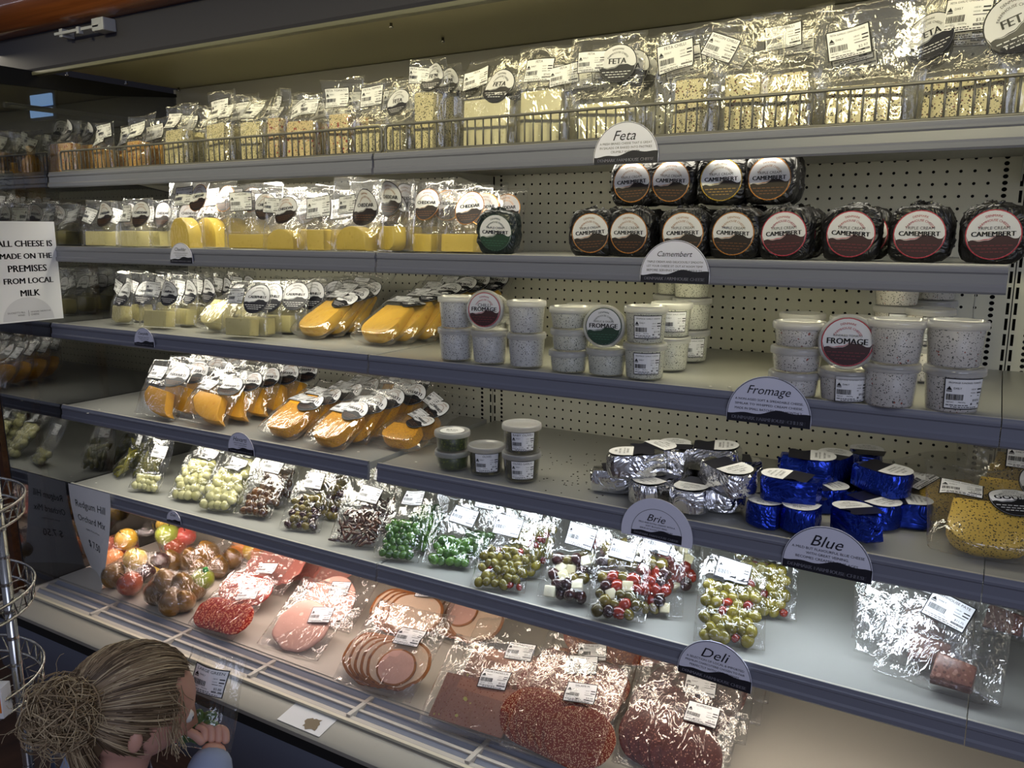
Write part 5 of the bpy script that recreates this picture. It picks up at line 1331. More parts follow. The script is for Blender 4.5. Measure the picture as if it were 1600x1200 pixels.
fruit_bag([('pear', 244, 925, .036, .036, 'at the lower left of the pear bag'), ('pear', 268, 940, .038, .036, 'nearest the grille in the pear bag'), ('pear', 258, 908, .035, .075, 'upper left of the pear bag'), ('pear', 284, 912, .036, .068, 'in the middle of the pear bag'),
           ('pear', 305, 918, .034, .04, 'at the right of the pear bag'), ('green', 317, 905, .034, .06, 'greenish one near the knot of the pear bag'), ('pear', 288, 938, .034, .036, 'low right in the pear bag')],
          'clear bag of brown pears tied with a green clip', 'pear bag', (322, 890, .10), 4, True)
fruit_bag([('pear', 300, 872, .036, .06, 'at the left of the rear pear bag'), ('pear', 325, 862, .036, .075, 'topmost in the rear pear bag'), ('pear', 340, 885, .036, .04, 'at the right of the rear pear bag'), ('pear', 312, 890, .034, .04, 'hidden low in the rear pear bag')],
          'clear bag of brown pears behind the clipped one', 'rear pear bag', (345, 850, .10), 5)
fruit_bag([('orange', 378, 856, .036, .05, 'at the left of the far orange bag'), ('yellow', 395, 862, .034, .045, 'in the middle of the far orange bag'), ('orange', 408, 868, .034, .04, 'at the right of the far orange bag'), ('pear', 362, 872, .034, .038, 'beside the far orange bag')],
          'clear bag of oranges far back below the lowest shelf', 'far orange bag', None, 6)
# --- sliced meats, flat packs (film faces up)
def disc_slice(name, r, th, m_, seed, sx=1, sz=1, rind=None, wob=.03):
    bm = bmesh.new(); n = 40; rings = []
    for q, y in ((.0, -th / 2), (.5, -th / 2), (.9, -th / 2), (.97, -th * .45), (1, -th * .2), (1, th * .3), (.9, th / 2), (0, th / 2)):
        ring = []
        for k in range(n):
            a = 2 * PI * k / n; w_ = 1 + wob * noise.noise(Vector((math.cos(a) * 2, math.sin(a) * 2, seed)))
            ring.append(bm.verts.new((r * sx * q * w_ * math.cos(a), y + .0012 * noise.noise(Vector((math.cos(a) * 3 * q, math.sin(a) * 3 * q, seed + 3))), r * sz * q * w_ * math.sin(a))))
        rings.append(ring)
    for j, (A, B) in enumerate(zip(rings, rings[1:])):
        for k in range(n):
            f = bm.faces.new((A[k], B[k], B[(k + 1) % n], A[(k + 1) % n])); f.smooth = True; f.material_index = 1 if (rind and j >= 2) else 0
    bmesh.ops.remove_doubles(bm, verts=[v for v in bm.verts if v.co.x ** 2 + v.co.z ** 2 < 1e-9], dist=1e-5)
    bmesh.ops.recalc_face_normals(bm, faces=list(bm.faces))
    return from_bm(name, bm, [m_, rind] if rind else m_)
def meat_kind(seed, w_, h_, slices, labels, wr=.004):
    MS = 1.28; w_ *= 1.14; h_ *= 1.1
    slices = [(me, x * MS, z * MS - .008, y, a, rx * MS, rz * MS) for me, x, z, y, a, rx, rz in slices]; labels = [(n_, p_, x * 1.15, z * 1.14, a) for n_, p_, x, z, a in labels]
    """slices: (mesh, x, z, y, angle, outline radius x, z)"""
    cont = []; polys = []
    for me, x, z, y, a, rx, rz in slices:
        cont.append((me.name.split('.')[0], me, (x, y, z), (R_(3), R_(a), R_(3)), (MS, 1, MS)))
        polys.append([(x + rx * math.cos(2 * PI * k / 12), z + rz * math.sin(2 * PI * k / 12)) for k in range(12)])
    dep = .006 + 2 * max(abs(s[3]) for s in slices)
    return bag_kind(w_, h_, polys, dep, cont, labels, 0, h_, seed, FILM_SOFT, None, .035, wr)
def fan(me, n, x0, z0, dx, dz, dy, rx, rz, a0=0, da=0): return [(me, x0 + dx * k, z0 + dz * k, -dy * k + dy * n / 2, a0 + da * k, rx, rz) for k in range(n)]
sal = disc_slice('slice', .038, .004, SALAMI, 1); sal2 = disc_slice('slice', .052, .003, SALAMID, 2, 1.15, 1); cop = disc_slice('slice', .048, .003, COPPA, 3, 1, 1.1)
cho = disc_slice('slice', .060, .004, CHORIZO, 4, 1.3, .8); hm = disc_slice('slice', .062, .010, HAM, 5, 1, .95, None, .12); hmr = disc_slice('slice', .055, .004, HAMR, 6, 1.1, .9, None, .2)
prk = disc_slice('slice', .064, .004, PORK, 7, 1.0, .82, RIND, .08); eye = disc_slice('lean_centre', .040, .0045, HAM, 8, 1, .92, RIND, .06)
mrt = slab_mesh('slice', [(-.062, .0), (.058, .0), (.066, .085), (-.055, .088)], .003, MORT, .001, seed=3)
DG = DECK
def meat(seed, u, v, yaw, w_, h_, slices, labels, nm, lb, lift=0, tilt=-60, wr=.006):
    k = meat_kind(400 + seed, w_, h_, slices, labels, wr)
    P = at(u - 22, v, DG); return put_bag(k, nm, lb, 'sliced meat pack', (P.x, P.y, DG), yaw=yaw, tilt=tilt, group='sliced meat packs on the deck', lift=lift)
meat(1, 350, 993, 2, .15, .18, fan(sal, 6, -.042, .05, .017, 0, .0022, .04, .04), [prc('SALAMI', .03, .115, 24, '$4.20', .95)], 'salami_pack', 'pack of red salami slices nearest the fruit')
meat(2, 388, 958, 4, .15, .18, fan(sal, 5, -.04, .055, .018, 0, .002, .04, .04), [prc('SALAMI', .02, .12, 12, '$4.31', .95)], 'salami_pack', 'pack of salami slices lying behind the front salami', .012)
meat(3, 425, 935, 2, .17, .20, fan(hmr, 4, -.02, .06, .015, .01, .002, .06, .05, 0, 20), [prc('PROSCIUTTO', .0, .13, 4, '$6.80', .95)], 'prosciutto_pack', 'pack of thin pink prosciutto behind the salami', .02)
meat(4, 470, 915, 4, .17, .20, fan(hmr, 4, -.02, .06, .015, .01, .002, .06, .05, 40, 20), [prc('PROSCIUTTO', .0, .12, 8, '$6.92', .95)], 'prosciutto_pack', 'pack of prosciutto far back under the lowest shelf', .008)
meat(20, 520, 930, 10, .17, .20, fan(hmr, 4, -.02, .06, .015, .01, .002, .06, .05, 80, 20), [prc('PROSCIUTTO', .05, .16, 10, '$6.95', .95)], 'prosciutto_pack', 'pack of prosciutto right of the others beneath the shelf rail', .004)
meat(5, 470, 1022, 4, .18, .20, [(hm, -.005, .068, 0, 10, .062, .058)], [prc('HAM', .03, .105, 14, '$5.20', 1.05)], 'ham_pack', 'pack of pale pink ham nearest the grille')
meat(6, 520, 985, 6, .18, .20, [(hm, -.01, .07, 0, 40, .062, .058)], [prc('HAM', .0, .105, 10, '$5.34', 1.0)], 'ham_pack', 'pack of pale ham lying behind the front ham', .006)
pr1 = [(prk, -.035 + .016 * k, .070, .006 - .0026 * k, 10 - 6 * k, .064, .053) for k in range(5)] + [(eye, .03, .06, -.0085, 0, .04, .037)]
meat(7, 600, 1085, 4, .20, .22, pr1, [prc('PORK FARMER', .028, .132, 4, '$6.44', 1.15)], 'pork_pack', 'pack of rolled roast pork slices at the middle of the grille')
meat(8, 640, 1005, 4, .20, .22, pr1[:4], [prc('PORK FARMER', .02, .135, 10, '$6.36', 1.05)], 'pork_pack', 'pack of rolled pork behind the front one', .006)
pr2 = [(prk, -.03 + .02 * k, .075, .005 - .0026 * k, 20 - 8 * k, .064, .053) for k in range(4)] + [(eye, -.012, .08, -.0085, 20, .04, .037)]
meat(9, 720, 1010, -8, .20, .22, pr2, [prc('PORK FARMER', -.07, .12, 6, '$6.51', 1.05)], 'pork_pack', 'pack of pork slices with brown rind under the lowest shelf', .002)
mo = [(mrt, -.006 + .006 * k, .02 - .0035 * k + .008, .004 - .0024 * k, 1.5 * k - 3, .062, .05) for k in range(5)]
mo = [(a, b, c, d, e, .001, .001) for a, b, c, d, e, f, g in mo]
def mort_kind(seed, labs):
    return bag_kind(.21, .23, [[(-.083, .01), (.088, .01), (.094, .13), (-.076, .13)]], .018, [('slice', m, (x * 1.27, y, z), (R_(3), R_(a), R_(0)), (1.27, 1, 1.2)) for m, x, z, y, a, _, _ in mo], labs, 0, .2, seed, FILM_SOFT, None, .035, .003)
for i, (u, v, lf, lb) in enumerate(((745, 1148, 0, 'pack of pinkish mortadella with pistachio nearest the grille'), (790, 1105, .012, 'pack of mortadella underneath and behind the front one'))):
    P = at(u - 28, v + 4, DG); put_bag(mort_kind(430 + i, [prc('MORTADELLA', .035, .135, 4, '$5.62', 1.1)]), 'mortadella_pack', lb, 'sliced meat pack', (P.x, P.y, DG), yaw=8, tilt=-60, group='sliced meat packs on the deck', lift=lf)
meat(10, 875, 1198, 4, .19, .22, fan(sal2, 6, -.05, .07, .018, -.003, .0022, .058, .05), [prc('SALAMI M', .02, .135, 8, '$4.88', 1.1)], 'salami_pack', 'pack of large fine salami slices at the front right', .006)
meat(11, 905, 1150, 8, .19, .22, fan(sal2, 5, -.05, .07, .018, -.003, .0022, .058, .05), [prc('SALAMI M', .0, .125, 10, '$4.90', 1.1)], 'salami_pack', 'second pack of fine salami beneath the shelf edge', .018)
meat(12, 925, 1118, 10, .19, .22, fan(sal2, 5, -.05, .07, .018, -.003, .0022, .058, .05), [prc('SALAMI M', -.0, .125, 12, '$4.95', 1.1)], 'salami_pack', 'third pack of fine salami, half hidden under the stack', .006)
meat(13, 965, 1060, 4, .20, .21, fan(cho, 4, -.03, .075, .022, .004, .0024, .076, .048), [prc('CHORIZO', -.02, .15, 4, '$5.10', 1.0)], 'chorizo_pack', 'pack of orange red coarse salami far back under the shelf', .004)
meat(14, 1062, 1222, 6, .20, .23, fan(cop, 5, -.045, .07, .019, -.006, .0022, .048, .052), [prc('SOPRESSA', .038, .125, -2, '$5.40', 1.1)], 'salami_pack', 'pack of dark red sopressa at the bottom edge of the picture', .004)
for i, (u, v, lf, px, a) in enumerate(((1060, 1190, .016, .02, 4), (1085, 1165, .026, .04, 2), (1110, 1140, .034, .05, 6), (1125, 1110, .038, .06, 4), (1140, 1085, .03, .05, 8))):
    meat(15 + i, u + 15, v, 6, .20, .23, fan(cop, 4, -.045, .07, .019, -.006, .0022, .048, .052), [prc('SOPRESSA', px, .135, a, '$5.40', 1.1)], 'salami_pack', f'sopressa pack, {ORD[i + 2]} back in the stacked row at the right', lf)
# ================================================================== SIGNS
def half_round(r, cut=.17, n=40):
    a0 = -math.asin(cut); return [(r * math.cos(a0 + (PI - 2 * a0) * k / n), r * math.sin(a0 + (PI - 2 * a0) * k / n)) for k in range(n + 1)]
def sign(title, lines, u, vb, wpx, i, label, roll=0, shear=.25, inner=1.0):
    y = YS[i] - .0075; P = aty(u, vb, y); r = wpx / 2 / FPX * ((P - CAM).dot(RM @ Vector((0, 0, -1)))) / math.cos(R_(14)) / .985
    cut = .17; out = half_round(r, cut); th = .0016
    bm = bmesh.new(); A = [bm.verts.new((x, -th / 2, z)) for x, z in out]; B = [bm.verts.new((x, th / 2, z)) for x, z in out]
    bm.faces.new(A); bm.faces.new(B[::-1]); n = len(out)
    for k in range(n): bm.faces.new((A[k], B[k], B[(k + 1) % n], A[(k + 1) % n]))
    bmesh.ops.recalc_face_normals(bm, faces=list(bm.faces))
    t = thing('shelf_sign', label, 'sign', (P.x, y, P.z + r * cut), (0, R_(roll), 0), 'half round signs on the price rails')
    link('card', from_bm('card', bm, CARD), t)
    p = Print(); q = r * inner; lo = -q * cut
    ln = [(q * .985 * math.cos(a), q * .985 * math.sin(a)) for a in [PI * k / 30 for k in range(31)]]
    # rim line
    p.add([(x, z) for x, z in ln] + [(x * .985, z * .985) for x, z in ln], [(k, k + 1, 32 + k, 31 + k) for k in range(30)], CARDINK, 1)
    xs = [q * .985 * (-1 + 2 * k / 24) for k in range(25)]
    p.strip(xs, lambda x: lo, lambda x: lo + .28 * q + .07 * q * math.sin(2.6 * x / q + .3) + .03 * q * math.sin(8 * x / q), CARDINK, 1, 2)
    p.bold('DENMARK FARMHOUSE CHEESE', 0, lo + .11 * q, 1.72 * q, .095 * q, CARDW, 2, shear=.08)
    p.text(title, 0, q * .62, min(1.0 * q, .17 * q * len(title)), .27 * q, CARDINK, 2, shear=shear + .1)
    for k, s_ in enumerate(lines): p.text(s_, 0, q * (.40 - .115 * k), q * min(1.6, .050 * len(s_)), .062 * q, CARDINK, 2)
    link('print', p.mesh('print', lambda x, y_, l: (x, -th / 2 - l * .0002 - .0001, y_)), t)
S = 'half round sign lettered '
sign('Feta', ['A FRESH BRINED CHEESE THAT IS GREAT', 'IN SALADS OR BAKED INTO PASTRIES', 'CRUMBLY AND SALTY.'], 977, 256, 104, 0, S + 'Feta on the top shelf rail')
sign('Cheddar', ['A FIRM AND AGED FAVOURITE', 'MADE FROM LOCAL MILK', 'WITH RICH FLAVOUR'], 284, 411, 51, 1, S + 'Cheddar on the second shelf rail')
sign('Camembert', ['TRIPLE CREAM AND DELICIOUSLY SMOOTH', 'LET YOUR CHEESE SIT OUT AT ROOM TEMP', 'BEFORE SERVING FOR BEST RESULTS.'], 1053, 442, 108, 1, S + 'Camembert on the second shelf rail')
sign('Caerphilly', ['TRADITIONAL WELSH STYLE', 'CHEESE THAT IS MILD', 'AND CRUMBLY'], 226, 541, 47, 2, S + 'Caerphilly on the third shelf rail')
sign('Fromage', ['A NON-AGED SOFT & SPREADABLE CHEESE,', 'SIMILAR TO WHIPPED CREAM CHEESE,', 'MADE IN SMALL BATCHES FRESH MONTHLY.'], 1199, 663, 124, 2, S + 'Fromage on the third shelf rail', 0)
sign('Havarti', ['SEMI SOFT AND CREAMY', 'WITH A MILD BUTTERY', 'FLAVOUR'], 377, 709, 56, 3, S + 'Havarti on the fourth shelf rail')
sign('Brie', ['MILD AND EXTRA CREAMY WITH A', 'SOFT BLOOMY RIND.', 'SERVE AT ROOM TEMPERATURE.'], 1025, 845, 112, 3, S + 'Brie with a wide plain margin on the fourth shelf rail', 2, .25, .72)
sign('Blue', ['A MILD BUT FLAVOURFUL BLUE CHEESE', 'WITH GREAT VEINING.', 'BECOMES CREAMIER AS IT AGES.'], 1290, 898, 128, 3, S + 'Blue on the fourth shelf rail', 1)
sign('Deli', ['A SELECTION OF LOCAL & IMPORTED', 'PREMIUM CHARCUTERIE CHOSEN TO PAIR', 'PERFECTLY WITH OUR CHEESES.'], 1115, 1066, 112, 4, S + 'Deli on the lowest shelf rail', 2)
sign('Deli', [], 272, 817, 32, 4, 'smallest half round sign, on the lowest shelf rail below the onions')
# paper notice on the glass
p = Print(); W2, H2 = .104, .146
p.rect(-W2, W2, -H2, H2, PAPER, 0, 4, 4)
for k, s_ in enumerate(('ALL CHEESE IS', 'MADE ON THE', 'PREMISES', 'FROM LOCAL', 'MILK')):
    p.bold(s_, .011, .082 - .036 * k, {0: .160, 1: .150, 2: .112, 3: .144, 4: .056}[k], .0195, INK, 1)
p.add([(.075 * math.cos(PI * k / 24), -H2 + .004 + .068 * math.sin(PI * k / 24)) for k in range(25)], [tuple(range(25))], GREYP, 1)
p.text("DUCKETT'S MILL", -.035, -.118, .05, .005, INK, 2); p.text('WINES', -.022, -.126, .02, .005, INK, 2)
p.text('DENMARK FARMHOUSE', .036, -.118, .06, .005, INK, 2); p.text('CHEESE', .018, -.126, .024, .005, INK, 2); p.rect(-.0005, .0005, -.13, -.113, INK, 2)
t = thing('notice', 'white paper notice about local milk taped to the glass end panel', 'notice', (GX + .0062, -.103, 1.37))
link('sheet', box('sheet', -.0003, .0, -W2, W2, -H2, H2, PAPER), t)
link('print', p.mesh('print', lambda x, y, l: (l * .0003 + .0002, x, y)), t)
# hanging price paper
pa, pb = aty(107, 755, YS[4] - .008), aty(172, 772, YS[4] - .008); Wd = pb.x - pa.x; pc = aty(112, 897, YS[4] - .008); Hh = pa.z - pc.z
p = Print(); p.rect(-Wd / 2, Wd / 2, -Hh, 0, PAPER, 0, 10, 16)
p.text('Redgum Hill', 0, -.20 * Hh, Wd * .74, Hh * .10, INK, 1); p.text('Orchard Mix', 0, -.34 * Hh, Wd * .74, Hh * .10, INK, 1)
p.text('Apples, Plums & Pears', 0, -.45 * Hh, Wd * .4, Hh * .022, INK, 1); p.text('$ 7.50', 0, -.60 * Hh, Wd * .40, Hh * .085, INK, 1)
def hang(x, y, l):
    s_ = max(0, -y / Hh - .05); a = R_(34) * s_ ** 1.6; c = .9 * s_ ** 1.5
    xx = x * math.cos(a); yy = -.35 * x * x / Wd * c - x * math.sin(a) * .9
    return (xx - .004 * s_, yy - .003 * l * .1 + .012 * s_ * s_ - .0004 * l, y - (.018 * s_ * s_ * (x / Wd + .5)))
t = thing('price_paper', 'hanging white paper priced $ 7.50 at the left end of the lowest shelf', 'notice', ((pa.x + pb.x) / 2, YS[4] - .009, ZS[4] + .002))
link('sheet', p.mesh('sheet', hang), t)

# ================================================================== WIRE RACK AT THE LEFT
Pp = atd(16, 960, 1.28)
rk = thing('wire_rack', 'round tiered chrome wire rack at the lower left edge', 'wire rack', (Pp.x, Pp.y, 0))
bm = bmesh.new(); bm_tube(bm, [(0, 0, 0), (0, 0, 1.25)], .008, 10)
for k in range(26): bm_lathe(bm, [(.0084, .05 + k * .045), (.0088, .053 + k * .045), (.0084, .056 + k * .045)], 10)
link('post', from_bm('post', bm, CHROME), rk)
cr = RM @ Vector((1, 0, 0)); Rr = .155
for v in (795, 945, 1092):
    zc = atd(16, v, 1.28).z
    off = Vector((-cr.x, -cr.y, 0)).normalized() * (Rr - .018)
    bm = bmesh.new()
    ringp = lambda r, z: [(off.x + r * math.cos(2 * PI * k / 48), off.y + r * math.sin(2 * PI * k / 48), z) for k in range(48)]
    bm_tube(bm, ringp(Rr, zc + .014), .0024, 6, closed=True); bm_tube(bm, ringp(Rr - .004, zc - .014), .0024, 6, closed=True)
    zig = []
    for k in range(72):
        a = 2 * PI * k / 72; r = Rr if k % 2 else Rr - .004; zig.append((off.x + r * math.cos(a), off.y + r * math.sin(a), zc + (.014 if k % 2 else -.014)))
    bm_tube(bm, zig, .0014, 5, closed=True)
    for k in range(9):
        d = -Rr + 2 * Rr * (k + .5) / 9; h = math.sqrt(max(0, Rr * Rr - d * d)) - .003
        bm_tube(bm, [(off.x + d, off.y - h, zc - .014), (off.x + d, off.y + h, zc - .014)], .0013, 5)
    link('wire_tray', from_bm('wire_tray', bm, CHROME), rk)
P = atd(2, 1118, 1.26)
bx = thing('snack_carton', 'small white carton with an orange picture on the wire rack', 'carton', (P.x, P.y, atd(16, 1092, 1.28).z - .012), (0, 0, R_(30)))
link('carton', box('carton', -.03, .012, -.012, .012, 0, .05, PAPER, .001), bx)
link('picture', box('picture', -.028, .010, -.0128, -.0119, .010, .036, mat('orange_picture', (226, 120, 40), .5)), bx)
cp = [atd(u, v, d) for u, v, d in ((14, 965, 1.34), (20, 990, 1.35), (32, 1030, 1.38), (45, 1070, 1.42), (62, 1095, 1.45))]
cp.append(Vector((cp[-1].x, cp[-1].y + .05, .01)))
bm = bmesh.new(); bm_tube(bm, cp, .004, 6); tag(link('power_cord', from_bm('power_cord', bm, mat('cord', (70, 84, 110), .5))), 'thin grey blue cord hanging down beside the wire rack', 'cord')

# ================================================================== THE CHILD
SKIN = mat('skin', (206, 156, 136), .5)
SKIN.node_tree.nodes['Principled BSDF'].inputs['Subsurface Weight'].default_value = .12
SKIN.node_tree.nodes['Principled BSDF'].inputs['Subsurface Radius'].default_value = (.01, .004, .002)
HAIR = [mat('hair', (146, 124, 96), .42), mat('hair_light', (190, 170, 136), .42), mat('hair_dark', (92, 74, 54), .45)]
CLOTH = mat('pale_blue_cotton', (150, 162, 190), .9); TROU = mat('dark_trousers', (52, 56, 74), .9)
Hc = atd(208, 1098, 1.20)
f_ = Vector((.50, .866, 0)); r_v = Vector((.866, -.50, 0)); up_ = Vector((0, 0, 1))
Fl = Matrix((r_v, f_, up_)).transposed()                # local (right, forward, up) -> world
org = Vector((Hc.x, Hc.y, 0)) - f_ * .05
toL = lambda p: Fl.transposed() @ (Vector(p) - org)
child = thing('person', 'small child with a messy blond bun in a pale blue top, holding a clear pack', 'person', org, (0, 0, math.atan2(r_v.y, r_v.x)))
H = toL(Hc); hz = H.z
HND = toL(atd(337, 1156, 1.27))
def skinned(name, nodes, edges, root, sub=2):
    me = bpy.data.meshes.new(name); me.from_pydata([n[0] for n in nodes], edges, []); o = bpy.data.objects.new(name, me); C.objects.link(o)
    md = o.modifiers.new('Skin', 'SKIN'); md.use_smooth_shade = True
    for i, n in enumerate(nodes):
        s_ = me.skin_vertices[0].data[i]; s_.radius = n[1] if isinstance(n[1], tuple) else (n[1], n[1]); s_.use_root = i == root
    sb = o.modifiers.new('Sub', 'SUBSURF'); sb.levels = sub; sb.render_levels = sub
    dg = bpy.context.evaluated_depsgraph_get(); out = bpy.data.meshes.new_from_object(o.evaluated_get(dg))
    bpy.data.objects.remove(o); return out
sh_z = hz - .15
el = Vector((.17, .06, sh_z - .15)); el2 = Vector((-.15, .05, sh_z - .16)); hn2 = Vector((-.07, .17, sh_z - .10))
wr_ = HND + (el - HND).normalized() * .035
V = Vector
nodes = [(V((0, -.01, .40)), (.075, .06)), (V((0, -.005, .50)), (.078, .062)), (V((0, .0, sh_z - .05)), (.075, .058)), (V((0, .012, sh_z + .02)), (.05, .045)), (V((0, .03, hz - .085)), .036), (V((0, H.y - .005, hz - .02)), .062), (V((0, H.y + .0, hz + .03)), .06),
         (V((.085, .0, sh_z)), .038), (el, .030), (wr_, .021), (HND, (.024, .015)),
         (V((-.085, .0, sh_z)), .038), (el2, .030), (hn2, .022), (hn2 + V((.02, .03, .01)), (.022, .014)),
         (V((.055, -.01, .36)), .06), (V((.06, .0, .20)), .045), (V((.06, -.01, .05)), .034), (V((.062, .07, .025)), .028),
         (V((-.055, -.01, .36)), .06), (V((-.06, .0, .20)), .045), (V((-.06, -.01, .05)), .034), (V((-.062, .07, .025)), .028)]
edges = [(0, 1), (1, 2), (2, 3), (3, 4), (4, 5), (5, 6), (2, 7), (7, 8), (8, 9), (9, 10), (2, 11), (11, 12), (12, 13), (13, 14), (0, 15), (15, 16), (16, 17), (17, 18), (0, 19), (19, 20), (20, 21), (21, 22)]
body = skinned('body', nodes, edges, 0)
pitch = R_(24); RP = Matrix.Rotation(-pitch, 3, 'X'); SK = (.070, .088, .084)      # skull, nodding forward
def skull(d, k=1.0):
    return V((H.x, H.y, hz)) + RP @ V((d.x * SK[0] * k, d.y * SK[1] * k, d.z * SK[2] * k))
HL = V((0, H.y, hz))
for v in body.vertices:                                 # round the head out and give it a face
    q = RP.transposed() @ (v.co - HL)
    if v.co.z > hz - .075 and abs(q.x) < .1:
        d = V((q.x / SK[0], q.y / SK[1], q.z / SK[2])); L_ = d.length
        if L_ > .2:
            d = d / L_; k = 1.0
            if d.y > .3: k += .20 * math.exp(-((d.x / .13) ** 2 + ((d.z + .20) / .15) ** 2)) - .05 * math.exp(-(((abs(d.x) - .38) / .16) ** 2 + ((d.z - .02) / .12) ** 2)) + .05 * math.exp(-((d.x / .3) ** 2 + ((d.z + .52) / .1) ** 2))
            tgt = skull(d, k); w_ = min(1, max(0, (q.z + .085) / .04)); v.co = v.co.lerp(tgt, w_)
bmb = bmesh.new(); bmb.from_mesh(body); bpy.data.meshes.remove(body)
def join_mesh(me):
    t_ = bmesh.new(); t_.from_mesh(me); tmp = bpy.data.meshes.new('tmp'); t_.to_mesh(tmp); t_.free(); bmb.from_mesh(tmp); bpy.data.meshes.remove(tmp); bpy.data.meshes.remove(me)
# right hand: four fingers closing round the pack, thumb from the side of the palm
hx = (HND - wr_).normalized(); camL = Fl.transposed() @ (CAM - Hc); camL.normalize()
side = hx.cross(camL).normalized(); nrm = side.cross(hx).normalized()       # nrm points to the camera (back of the hand)
upish = V((0, 0, 1)); fd = (hx * .75 + side * (-.45)).normalized()
if side.dot(Fl.transposed() @ (RM @ V((1, 0, 0)))) > 0: pass
else: side = -side
for k in range(4):
    b0 = HND + side * (.016 - .0105 * k) + nrm * .002; ln = (.030, .035, .034, .027)[k]
    d1 = (hx * .9 - side * .25 + nrm * .15).normalized(); d2 = (hx * .35 - side * .75 - nrm * .35).normalized(); d3 = (-hx * .15 - side * .75 - nrm * .6).normalized()
    pts = [b0 - hx * .006, b0 + d1 * ln * .5, b0 + d1 * ln * .5 + d2 * ln * .38, b0 + d1 * ln * .5 + d2 * ln * .38 + d3 * ln * .3]
    join_mesh(skinned('finger', [(p_, r_) for p_, r_ in zip(pts, (.0070, .0066, .0060, .0050))], [(0, 1), (1, 2), (2, 3)], 0))
tb = HND - side * .014 - hx * .006
join_mesh(skinned('thumb', [(tb, .0085), (tb - side * .018 + hx * .010 + nrm * .004, .0075), (tb - side * .034 + hx * .016 + nrm * .002, .0062)], [(0, 1), (1, 2)], 0))
h2 = hn2 + V((.02, .03, .01))
for k in range(4):
    b0 = h2 + V((.0, .008, .014 - .009 * k)); join_mesh(skinned('finger', [(b0, .007), (b0 + V((.014, .012, 0)), .0066), (b0 + V((.03, .006, 0)), .0056)], [(0, 1), (1, 2)], 0))
join_mesh(skinned('thumb', [(h2 + V((.004, 0, .016)), .008), (h2 + V((.018, .004, .03)), .0066)], [(0, 1)], 0))
# ears
for sx in (1, -1):
    r0 = bmesh.ops.create_uvsphere(bmb, u_segments=14, v_segments=10, radius=1)
    for v in r0['verts']:
        c = v.co.copy(); v.co = skull(V((sx * .97, .04, -.24)).normalized(), 1.0) + RP @ V((c.x * .006 + sx * .004, c.y * .010 - .002 * c.z, c.z * .0155))
for f in bmb.faces: f.smooth = True
link('body', from_bm('body', bmb, SKIN, True), child)
# eyes, brows and mouth
EYE = mat('eye_white', (230, 228, 222), .3); IRIS = mat('iris', (60, 80, 110), .2); LIP = mat('lips', (186, 104, 100), .45)
for sx in (1, -1):
    c = skull(V((sx * .38, .92, .02)).normalized(), .915); bm = bmesh.new(); bmesh.ops.create_uvsphere(bm, u_segments=14, v_segments=10, radius=.0105); bmesh.ops.translate(bm, verts=list(bm.verts), vec=c); 
    for v in bm.verts:
        if (v.co - c).dot(RP @ V((sx * .2, 1, -.1))) > .0092: 
            for f in v.link_faces: f.material_index = 1
    link('eye', from_bm('eye', bm, [EYE, IRIS], True), child)
bm = bmesh.new(); bm_tube(bm, [skull(V((x, .84, -.52 - .03 * math.cos(x * 8))).normalized(), 1.035) for x in (-.2, -.1, 0, .1, .2)], [.002, .004, .0045, .004, .002], 8)
link('mouth', from_bm('mouth', bm, LIP), child)
# clothes: top with sleeves, trousers, shoes
tn = [(nodes[i][0] + V((0, 0, 0)), tuple(x + .020 for x in (nodes[i][1] if isinstance(nodes[i][1], tuple) else (nodes[i][1],) * 2))) for i in (0, 1, 2, 3)]
tn[0] = (V((0, -.01, .33)), (.122, .105)); tn[1] = (V((0, -.005, .46)), (.108, .09)); tn[2] = (tn[2][0], (.098, .085))
tn[3] = (V((0, .010, sh_z + .030)), (.058, .056))
tn += [(nodes[7][0] + V((0, 0, .006)), .070), (el, .052), (el.lerp(wr_, 1.12), .035), (nodes[11][0] + V((0, 0, .006)), .070), (el2, .052), (el2.lerp(hn2, 1.05), .036), (V((0, .024, hz - .105)), .052)]
top = skinned('top', tn, [(0, 1), (1, 2), (2, 3), (2, 4), (4, 5), (5, 6), (2, 7), (7, 8), (8, 9), (3, 10)], 0); top.materials.append(CLOTH); link('top', top, child)
tr = skinned('trousers', [(V((0, -.01, .44)), (.096, .084)), (V((.05, -.01, .32)), .068), (V((.06, .0, .20)), .056), (V((.06, -.01, .075)), .046), (V((-.05, -.01, .32)), .068), (V((-.06, .0, .20)), .056), (V((-.06, -.01, .075)), .046)], [(0, 1), (1, 2), (2, 3), (0, 4), (4, 5), (5, 6)], 0)
tr.materials.append(TROU); link('trousers', tr, child)
for sx in (1, -1):
    bm = bmesh.new(); bm_box(bm, sx * .062 - .036, sx * .062 + .036, -.055, .115, 0, .055, .022, 3); link('shoe', from_bm('shoe', bm, TROU, True), child)
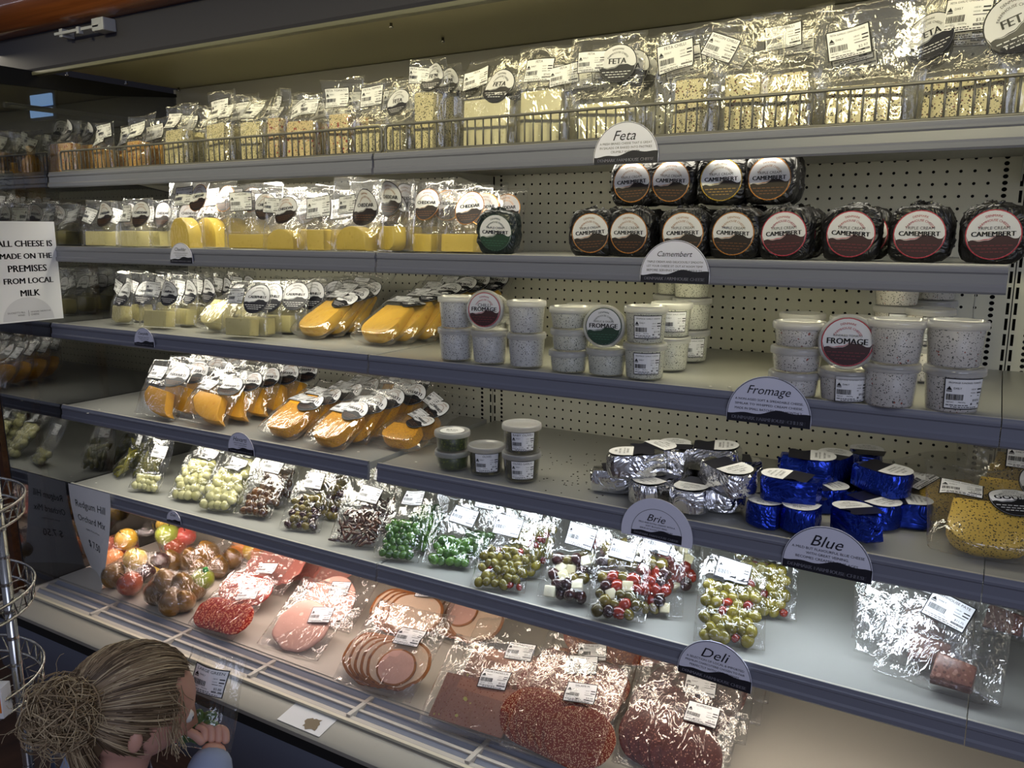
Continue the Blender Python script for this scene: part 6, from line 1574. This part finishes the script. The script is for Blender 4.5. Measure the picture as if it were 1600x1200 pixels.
# hair: cap plus combed-back strands gathered in a messy bun
rnd = random.Random(12)
bdir = V((.50, -.86, -.02)).normalized(); bunc = skull(bdir, 1.0) + RP @ (bdir * .022)
def drop(d): return V((0, 0, -.085 * max(0, -d.z - .3)))
def hairy(d): return not (d.y > .62 - .55 * max(0, d.z - .25) * .6 and d.z < .72) and not (d.z < -.42 and d.y > -.3) and not (d.y > .28 and d.z < .05)
bm = bmesh.new(); r0 = bmesh.ops.create_icosphere(bm, subdivisions=4, radius=1)
bmesh.ops.delete(bm, geom=[v for v in bm.verts if not hairy(v.co)], context='VERTS')
for v in bm.verts: d = v.co.copy(); v.co = skull(d, 1.035 + .012 * noise.noise(d * 4)) + drop(d)
cap = from_bm('hair', bm, HAIR[2], True)
hr = link('hair', cap, child)
def slerp(a, b, t):
    w_ = math.acos(max(-1, min(1, a.dot(b)))); s_ = math.sin(w_)
    return a if s_ < 1e-4 else a * (math.sin((1 - t) * w_) / s_) + b * (math.sin(t * w_) / s_)
bms = bmesh.new(); cnt = 0
while cnt < 1700:
    d = V((rnd.gauss(0, 1), rnd.gauss(0, 1), rnd.gauss(0, 1))).normalized()
    if not hairy(d) or d.dot(bdir) > .93: continue
    n_ = 9; lift = rnd.uniform(1.03, 1.085); ph = rnd.uniform(0, 6); pts = []
    for k in range(n_):
        t_ = k / (n_ - 1); q = slerp(d, bdir, t_); w_ = .012 * math.sin(ph + 5 * t_)
        pts.append(skull((q + V((w_, 0, w_ * .6))).normalized(), lift + .03 * math.sin(PI * t_) * rnd.random() + .05 * t_ ** 4) + drop(q))
    bm_tube(bms, pts, [.0004, .0008, .001, .0011, .0011, .001, .0009, .0009, .0008], 4, False, rnd.choice((0, 0, 1, 2))); cnt += 1
for k in range(760):                                    # loops of the bun
    ax = V((rnd.gauss(0, 1), rnd.gauss(0, 1), rnd.gauss(0, 1))).normalized(); ss = ax.orthogonal().normalized(); tt = ax.cross(ss)
    R0 = .018 + .026 * rnd.random() ** .6; a0 = rnd.uniform(0, 6.28); span = rnd.uniform(1.6, 4); c = bunc + V((rnd.gauss(0, .006), rnd.gauss(0, .006), rnd.gauss(0, .006)))
    pts = [c + (ss * math.cos(a0 + span * j / 8) + tt * math.sin(a0 + span * j / 8)) * R0 * (1 + .15 * math.sin(j + k)) + ax * rnd.uniform(-.003, .003) for j in range(9)]
    bm_tube(bms, pts, [.0004] + [.0009] * 7 + [.0004], 4, False, rnd.choice((0, 1, 1, 0, 2)))
for k in range(70):                                     # flyaways
    st = bunc + V((rnd.gauss(0, 1), rnd.gauss(0, 1), rnd.gauss(0, 1))).normalized() * .036; d = (st - bunc).normalized() * .006; pts = [st]; 
    for j in range(8): d = (d + V((rnd.gauss(0, .0022), rnd.gauss(0, .0022), rnd.gauss(0, .0022) - .0006))).normalized() * .0065; pts.append(pts[-1] + d)
    bm_tube(bms, pts, .0004, 3, False, 1)
for k in range(90):                                     # loose wisps along the temples
    d = V((rnd.choice((1, 1, -1)) * rnd.uniform(.55, .95), rnd.uniform(.2, .62), rnd.uniform(-.1, .7))).normalized(); p0 = skull(d, 1.05); q = RP @ V((d.x * .2, .5, -.9)); q.normalize(); pts = [p0]
    for j in range(7): q = (q + V((rnd.gauss(0, .15), rnd.gauss(0, .15), rnd.gauss(0, .15) - .05))).normalized(); pts.append(pts[-1] + q * .006)
    bm_tube(bms, pts, .0006, 3, False, rnd.choice((0, 1)))
link('strands', from_bm('strands', bms, HAIR, True), hr)
# the pack in her hand
GRN = veg('green_leaf', (52, 78, 36), (92, 124, 60))
k = deli_kind(350, .088, .145, .055, .055, .0085, [(1, 'leafy_green', piece('leafy_green', GRN, 'lump', 5), (.9, .6, 1.4), 2)], [prc('LARGE GREEN', -.004, .105, -6, '$5.88', .9)], -.012)
P = atd(314, 1160, 1.275)
t = put_bag(k, 'olive_pack', 'clear pack of small greens with a price label held up by the child', 'deli pack', (P.x, P.y, P.z), yaw=30, tilt=-14, roll=8)
t.location.z = P.z - .01
